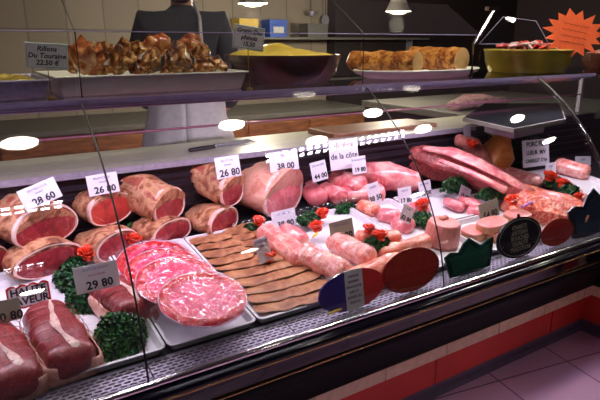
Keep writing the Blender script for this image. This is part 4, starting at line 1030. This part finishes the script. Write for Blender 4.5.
# ================================================================== TOP SHELF FOOD
ZT = ZS+.001
def box_tray(x0, x1, y0, y1, hh, mat, label, name='serving_tray'):
    t_ = thing(name, label, 'tray', ((x0+x1)/2,(y0+y1)/2,ZT)); a, b_ = (x1-x0)/2, (y1-y0)/2; m_ = MB()
    def rect(k, z): return [(-a+k,-b_+k,z),(a-k,-b_+k,z),(a-k,b_-k,z),(-a+k,b_-k,z)]
    rings = [rect(.02,0),rect(.004,hh-.006),rect(-.004,hh-.006),rect(-.004,hh),rect(.006,hh),rect(.024,.006)]
    m_.add([p for r_ in rings for p in r_], [(i*4+k,i*4+(k+1)%4,(i+1)*4+(k+1)%4,(i+1)*4+k) for i in range(5) for k in range(4)]+[(3,2,1,0),(20,21,22,23)])
    bevel(m_.build('tray_shell', mat, t_, False), .003); return t_
xa, xb = at(58,97,Y=1.79).x, at(250,90,Y=1.79).x
box_tray(xa, xb, 1.80, 2.18, .062, M['platter'], 'large white serving tray full of roasted hocks on the glass shelf')
# second layer under the hocks
hk = [(88,58,26,30,0),(122,62,22,26,0),(150,62,24,26,0),(178,62,24,26,0),(206,66,24,18,0),(72,62,18,20,1),(104,52,22,20,1),(138,52,22,20,2),(156,46,24,22,3),(188,44,30,16,3),(176,54,22,18,2),(200,52,18,18,2),(218,66,18,14,0),(120,50,18,16,1),(95,72,18,12,0),(140,73,18,10,0),(168,73,20,10,0),(192,73,20,10,0),(84,48,16,14,1),(112,70,18,14,0)]
wh = ['at the front left, smooth and shiny','in the lower row, second of the pile','low in the middle of the pile','low, right of the middle','low at the right end, by the tray edge','at the far left of the tray','near the left top of the pile','just left of the top piece','top left piece, the highest','long top piece on the right','just below the long top piece','behind the long top piece','last at the right end','in the dip left of the top','small one at the front left rim','small one at the front rim, middle','small one at the front rim, right of middle','small one at the front rim, right','at the upper left edge','between the shiny one and the middle']
for k, (px, py, w, h, lay) in enumerate(hk):
    Y_ = 1.87+.05*(lay % 4)+ (.02*(k % 3)); c_ = at(px, py, Y=Y_); ds = (c_-CAM).dot(fv); a, b_ = w*ds/FPX/2, h*ds/FPX/2
    rnd = random.Random(k); an = rnd.uniform(-.6,.6); dx = Vector((math.cos(an), rnd.uniform(-.3,.3), math.sin(an)*.6))*a*.6
    c_.z = max(c_.z, ZT+.02+b_*.6)
    m_ = MB(); m_.loft([-dx, Vector((0,0,.004)), dx], [(b_*.75,b_*.72),(b_,b_*.95),(b_*.7,b_*.75)], 30, .030, 30, k+2, 2.4)
    h_ = thing('roasted_hock', 'roasted brown pork hock '+wh[k], 'roasted hock', c_, 0, 'roasted hocks on the upper tray')
    m_.build('crust', M['hock2'] if k in (0,9,8) else M['hock'], h_)
    if k in (0,4,8,9,11,2): MB().loft([dx*.9, dx*1.45, dx*1.75], [(b_*.30,b_*.30),(b_*.22,b_*.2),(b_*.26,b_*.24)], 14, .006, 40, k).build('bone_end', M['hamend'], h_)
# salad tray on the left
xs = at(53,97,Y=1.79).x
box_tray(xs-.75, xs, 1.80, 2.18, .055, M['steel'], 'steel tray of yellowish salad at the left end of the glass shelf')
o_ = MB(); K, J = 40, 20; vs = []
for i in range(K+1):
    for j in range(J+1):
        x = -.35+.70*i/K; y = -.17+.34*j/J; vs.append((x,y,.036+.02*mn.noise(Vector((x*22,y*22,1)))+.012*mn.noise(Vector((x*60,y*60,1)))))
o_.add(vs, [(i*(J+1)+j,(i+1)*(J+1)+j,(i+1)*(J+1)+j+1,i*(J+1)+j+1) for i in range(K) for j in range(J)])
so = o_.build('mixed_salad', M['salad'], None, loc=(xs-.375,1.99,ZT+.012)); tag(so, 'yellowish chopped salad filling the steel tray at the left', 'salad')['kind'] = 'stuff'; s = so.modifiers.new('s','SOLIDIFY'); s.thickness = .02
# brown bowl of yellow mash
bc = at(283,88,Y=2.03); 
bw = thing('brown_bowl', 'wide brown glazed bowl holding yellow mash', 'bowl', (bc.x,2.03,ZT))
MB().lathe([(.0,0),(.19,0),(.222,.04),(.238,.095),(.243,.112),(.236,.112),(.225,.08),(.18,.012),(0,.010)], 64).build('bowl_shell', M['bronze'], bw)
mh = MB(); n = 64; prof = []
vs = [(0,0,.14)]; R_ = 10
for i in range(1,R_+1):
    for k in range(n):
        g = 2*PI*k/n; q = i/R_; x, y = math.cos(g)*.231*q, math.sin(g)*.231*q
        vs.append((x,y,(.105)+.040*(1-q**3)*(.6+.5*mn.noise(Vector((x*9,y*9,2)))) + (.022*max(0,-math.cos(g-.3))*(1-q)**.4)))
mh.add(vs, [(0,1+k,1+(k+1)%n) for k in range(n)]+[(1+i*n+k,1+(i+1)*n+k,1+(i+1)*n+(k+1)%n,1+i*n+(k+1)%n) for i in range(R_-1) for k in range(n)])
tag(mh.build('yellow_mash', M['cream'], None, loc=(bc.x,2.03,ZT)), 'smooth yellow mash heaped in the brown bowl', 'mash')['kind'] = 'stuff'
# folded paper wrap by the bowl
for k, (px, py, lb_) in enumerate(((300,86,'crumpled clear wrap lying in front of the brown bowl'),)):
    pass
# white platter and roasts
pc_ = at(418,80,Y=2.0)
pf = thing('white_platter', 'long white oval platter carrying two rolled roasts', 'platter', (pc_.x,2.0,ZT))
MB().lathe([(0,0),(.30,0),(.36,.022),(.375,.036),(.368,.040),(.34,.026),(.28,.010),(0,.008)], 72, (0,0,0), 1, .52).build('platter_shell', M['platter'], pf)
def roll_roast(px, py, L, r_, lab_, Y_, seed, yaw):
    b_ = at(px, py, Y=Y_); t_ = thing('rolled_roast', lab_, 'rolled roast', (b_.x, Y_, ZT+.012), yaw, 'golden rolled roasts on the platter')
    N = 8; m_ = MB(); m_.loft([(-L+L*i/(N-1),0,r_+.01) for i in range(N)], [(r_*(.96+.05*math.sin(i*2+seed)), r_*(.96+.05*math.sin(i*2+seed))) for i in range(N)], 28, .012, 26, seed, caps=(5,0)); m_.build('crust', M['hamroll'], t_)
    fd = face_disc(r_*.97, r_*.97, 2.0, .006, seed, x0=.0); fo = fd.build('cut_end', M['hamend'], t_); fo.location = (0,0,r_+.01)
roll_roast(418,62,.34,.050,'long golden-brown rolled roast on the left of the platter',1.86,1,R(-72))
roll_roast(462,59,.30,.058,'shorter rolled roast with pale cut end on the right of the platter',1.86,2,R(-86))
# brass bowl with red and white slices
b0 = at(525,78,Y=2.02)
bb_ = thing('brass_bowl', 'wide olive-yellow metal bowl full of red and white slices', 'bowl', (b0.x,2.02,ZT))
MB().lathe([(.0,0),(.205,0),(.225,.05),(.236,.118),(.228,.118),(.215,.05),(.19,.01),(0,.008)], 64).build('bowl_shell', M['brassbowl'], bb_)
MB().lathe([(.229,.116),(.240,.114),(.242,.120),(.236,.124),(.229,.121),(.229,.116)], 64).build('bowl_rim', M['brassrim'], bb_)
MB().lathe([(0,.11),(.15,.105),(.224,.09),(.22,.08),(0,.07)], 48, wob=lambda w: .01*math.sin(w*9)).build('filling_base', M['salami'], bb_)
rnd = random.Random(9)
for k in range(26):
    g = rnd.uniform(0,2*PI); q = math.sqrt(rnd.uniform(0,1))*.17; s_ = rnd.uniform(.022,.036)
    m_ = MB(); m_.loft([(-s_,0,0),(0,0,s_*.35),(s_,0,0)], [(s_*.5,s_*.35),(s_*.6,s_*.4),(s_*.45,s_*.3)], 14, .006, 40, k)
    o_ = m_.build('meat_slice', M['salami'] if k % 3 else M['fat'], None, loc=(b0.x+q*math.cos(g), 2.02+q*math.sin(g), ZT+.122+(.17-q)*.15+rnd.uniform(0,.01)), rot=(rnd.uniform(-.4,.4),rnd.uniform(-.5,.5),rnd.uniform(0,3)))
    tag(o_, 'curled red or white slice heaped in the olive-yellow bowl', 'meat slice', 'slices heaped in the brass bowl')
b1 = at(612,78,Y=1.98)
bn = thing('brown_dish', 'brown dish right of the olive-yellow bowl, below the orange star', 'bowl', (b1.x,1.98,ZT))
MB().lathe([(.0,0),(.16,0),(.195,.05),(.20,.095),(.192,.095),(.18,.05),(.15,.01),(0,.008)], 56).build('dish_shell', M['bronze'], bn)
MB().lathe([(0,.12),(.10,.115),(.188,.09),(.18,.08),(0,.08)], 40, wob=lambda w: .02*math.sin(w*8)).build('dish_filling', M['salami'], bn)
# star sign
sp = at(574,34,Y=1.80); ss = thing('star_sign', 'fluorescent orange star-shaped card with spiky edge at the top right', 'sign', sp); ss.rotation_euler = (0,R(8),R(-12))
pts = []; rnd = random.Random(5)
for k in range(30):
    g = 2*PI*k/30; q = (1.0 if k % 2 else .70)*(1+rnd.uniform(-.08,.08)); pts.append((.22*q*math.cos(g), .125*q*math.sin(g)))
MB().prism(pts, -.001, .001).build('star_board', M['star'], ss, False)
sg = MB()
for r_ in range(4):
    n_ = 26; sg.tube([(-.09+.18*i/n_, -.0022, .045-.03*r_ + .005*math.sin(i*1.9+r_)*math.sin(i*.7+r_*2)) for i in range(n_+1)], .0009, 4)
sg.build('handwriting', M['signdred'], ss)
MB().tube([(0,.003,-.06),(0,.004,sp.z*0-(sp.z-ZS-.002))], .002, 6).build('card_pin', M['steelpin'], ss)
# the two upper price cards on brass stands
def upper(px, py, wpx, hpx, label, lines, roll, basepx, yaw=0, Y_=1.76):
    c_ = at(px, py, Y=Y_); ds = (c_-CAM).dot(fv); w, h = wpx*ds/FPX*1.12, hpx*ds/FPX
    t_ = thing('shelf_price_card', label, 'price card', c_, 0, 'handwritten cards on the glass shelf')
    t_.rotation_euler = (Matrix.Rotation(yaw,3,'Z') @ Matrix.Rotation(-roll,3,'Y')).to_euler()
    brd = bevel(MB().box((-w/2,-.001,-h/2),(w/2,.001,h/2)).build('card_board', M['greencard'], t_, False), .003, 2)
    MB().tube([(-w/2+.004,-.0015,-h/2+.004),(w/2-.004,-.0015,-h/2+.004),(w/2-.004,-.0015,h/2-.004),(-w/2+.004,-.0015,h/2-.004),(-w/2+.004,-.0015,-h/2+.004)], .0009, 4).build('card_border', M['cardborder'], brd)
    for i, ln in enumerate(lines): text('handwriting', ln, h*.27, M['ink'], brd, (0,-.0015,h*(.27-.27*i)), .0005, shear=.2)
    inv = t_.rotation_euler.to_matrix().inverted(); f_ = inv @ Vector((0,.004,ZT-c_.z))
    MB().tube([(0,.003,-h*.35), f_+inv@Vector((0,0,.004))], .0016, 6).build('stand_rod', M['pin'], t_)
    fb = MB().lathe([(0,0),(.011,0),(.012,.003),(.004,.008),(0,.009)], 16).build('stand_foot', M['pin'], t_, loc=f_); fb.rotation_euler = inv.to_euler()
    return t_
M['greencard'] = plain('pale_grey_green_card', (226,230,216), .5, 0, .1, .03); M['cardborder'] = plain('green_border', (70,130,110), .5)
upper(47,56,35,25,'handwritten card standing in front of the roasted hocks at the left',['Rillons','Du Touraine','22.50 €'],R(-4),103)
upper(249,38,31,23,'handwritten card standing in front of the brown bowl of mash',['Gratin Dau','phinois','15.50'],R(-8),256)

# ================================================================== LAMPS (the shop's own, plus added aisle downlights)
def downlight(x, y, label):
    t_ = thing('ceiling_downlight', label, 'ceiling lamp', (x,y,ZC), 0, 'round downlights in the ceiling')
    MB().lathe([(.085,-.004),(.105,-.006),(.108,0),(.085,0)], 40).build('trim_ring', M['lamp'], t_)
    MB().lathe([(0,-.006),(.084,-.006),(.084,-.003),(0,-.003)], 40).build('light_disc', M['lampglow'], t_)
for x, lb_ in ((.25,'left'),(1.37,'middle'),(2.43,'right')): downlight(x, 1.70, lb_+' one of the three downlights above the glass shelf')
for x, lb_ in ((1.96,'left'),(2.90,'middle'),(3.98,'right')): downlight(x, 1.28, lb_+' one of the downlights above the customer side of the glass')
def louvre_lamp(x0, x1, y, label, wd=.15):
    L = x1-x0; t_ = thing('louvre_lamp', label, 'ceiling lamp', ((x0+x1)/2,y,ZC), 0, 'louvred tube lamps in the ceiling')
    fr = MB(); fr.box((-L/2,-wd/2-.012,-.05),(L/2,-wd/2,0)); fr.box((-L/2,wd/2,-.05),(L/2,wd/2+.012,0)); fr.box((-L/2-.01,-wd/2-.012,-.05),(-L/2,wd/2+.012,0)); fr.box((L/2,-wd/2-.012,-.05),(L/2+.01,wd/2+.012,0))
    fr.build('lamp_frame', M['lamp'], t_, False)
    n = max(4, int(L/.06)); lv = MB()
    for k in range(n+1): lv.box((-L/2+L*k/n-.009,-wd/2,-.052),(-L/2+L*k/n+.009,wd/2,-.036))
    lv.box((-L/2,-.022,-.053),(L/2,.022,-.036)); lv.build('louvre', M['louvre'], t_, False)
    MB().box((-L/2,-wd/2,-.03),(L/2,wd/2,-.022)).build('light_panel', M['tubeglow'], t_, False)
    return t_
louvre_lamp(1.56, 2.70, 1.16, 'louvred tube lamp above the counter front, seen mirrored in the middle pane').rotation_euler[2] = R(8)
louvre_lamp(-1.2, .42, .79, 'louvred tube lamp further left above the customer side', .11)
louvre_lamp(1.58, 2.68, -.21, 'narrow louvred tube lamp behind the viewer, right', .08).rotation_euler[2] = R(5)
louvre_lamp(-1.4, .35, -.35, 'narrow louvred tube lamp behind the viewer, left', .10)
AISLE_FILL = ((.3,-1.3),(2.2,-1.6),(3.6,-.5),(4.7,.6))  # unseen downlights added to brighten the floor and customer side
for (x, y), lb_ in zip(AISLE_FILL, ('nearest','second','third','last')): downlight(x, y, lb_+' added downlight brightening the customer aisle, counting from the left')
def pendant(px, py, Y_, label, s_=1):
    c_ = at(px, py, Y=Y_); t_ = thing('pendant_lamp', label, 'pendant lamp', (c_.x, Y_, c_.z), 0, 'pendant lamps behind the counter')
    MB().lathe([(.02*s_,.13*s_),(.05*s_,.10*s_),(.095*s_,.0),(.098*s_,-.004),(.09*s_,0),(.045*s_,.095*s_)], 40).build('shade', M['lamp'], t_)
    MB().lathe([(0,-.022*s_),(.05*s_,-.018*s_),(.078*s_,.0),(.05*s_,.04*s_),(0,.05*s_)], 32).build('bulb', M['warmglow'], t_)
    MB().tube([(0,0,.12*s_),(0,0,ZC-c_.z)], .004, 6).build('cord', M['seam'], t_)
pendant(253,3,3.4,'pendant lamp with glowing bulb above the bowl of mash')
pendant(398,11,3.4,'pendant lamp further right, above the rolled roasts')

def area(name, loc, size, energy, color, rot=(0,0,0)):
    l = bpy.data.lights.new(name, 'AREA'); l.shape = 'RECTANGLE'; l.size, l.size_y = size; l.energy = energy; l.color = color
    o = bpy.data.objects.new(name, l); C.objects.link(o); o.location = loc; o.rotation_euler = rot; return o
# light thrown by the case tube (one strip per bay, inside the housing, facing down and back)
for x in (-.22,.84,1.91,2.75): area('case_tube_light', (x,1.752,ZS-.040), (1.0 if x < 2.5 else .6,.03), 3.1, (.97,.80,1.0), (R(12),0,0))
for (x, y, e_) in ((.25,1.70,15),(1.37,1.70,14),(2.43,1.70,14),(1.96,1.28,8),(2.90,1.28,8)) + tuple((x,y,13) for x,y in AISLE_FILL):  # aisle spots are added fill for the floor and counter front
    l = bpy.data.lights.new('downlight_beam', 'SPOT'); l.energy = e_; l.color = (1,.90,.74); l.spot_size = R(70 if y > 1 else 120); l.spot_blend = .6; l.shadow_soft_size = .06
    o = bpy.data.objects.new('downlight_beam', l); C.objects.link(o); o.location = (x,y,ZC-.012)
for (px_, py_) in ((253,3),(398,11)):
    c_ = at(px_, py_, Y=3.4); l = bpy.data.lights.new('pendant_light', 'POINT'); l.energy = 22; l.color = (1,.88,.68); l.shadow_soft_size = .06
    o = bpy.data.objects.new('pendant_light', l); C.objects.link(o); o.location = (c_.x, 3.4, c_.z-.09)

w_ = bpy.data.worlds.new('world'); bpy.context.scene.world = w_; w_.use_nodes = True
w_.node_tree.nodes['Background'].inputs[0].default_value = (.5,.42,.55,1); w_.node_tree.nodes['Background'].inputs[1].default_value = .03
sc_ = bpy.context.scene
sc_.view_settings.view_transform = 'Standard'; sc_.view_settings.look = 'None'; sc_.view_settings.gamma = 1
sc_.view_settings.use_curve_mapping = False; sc_.view_settings.exposure = 1.2
sc_.cycles.max_bounces = 10; sc_.cycles.transparent_max_bounces = 24; sc_.cycles.sample_clamp_indirect = 4
sc_.cycles.caustics_reflective = False; sc_.cycles.use_denoising = True
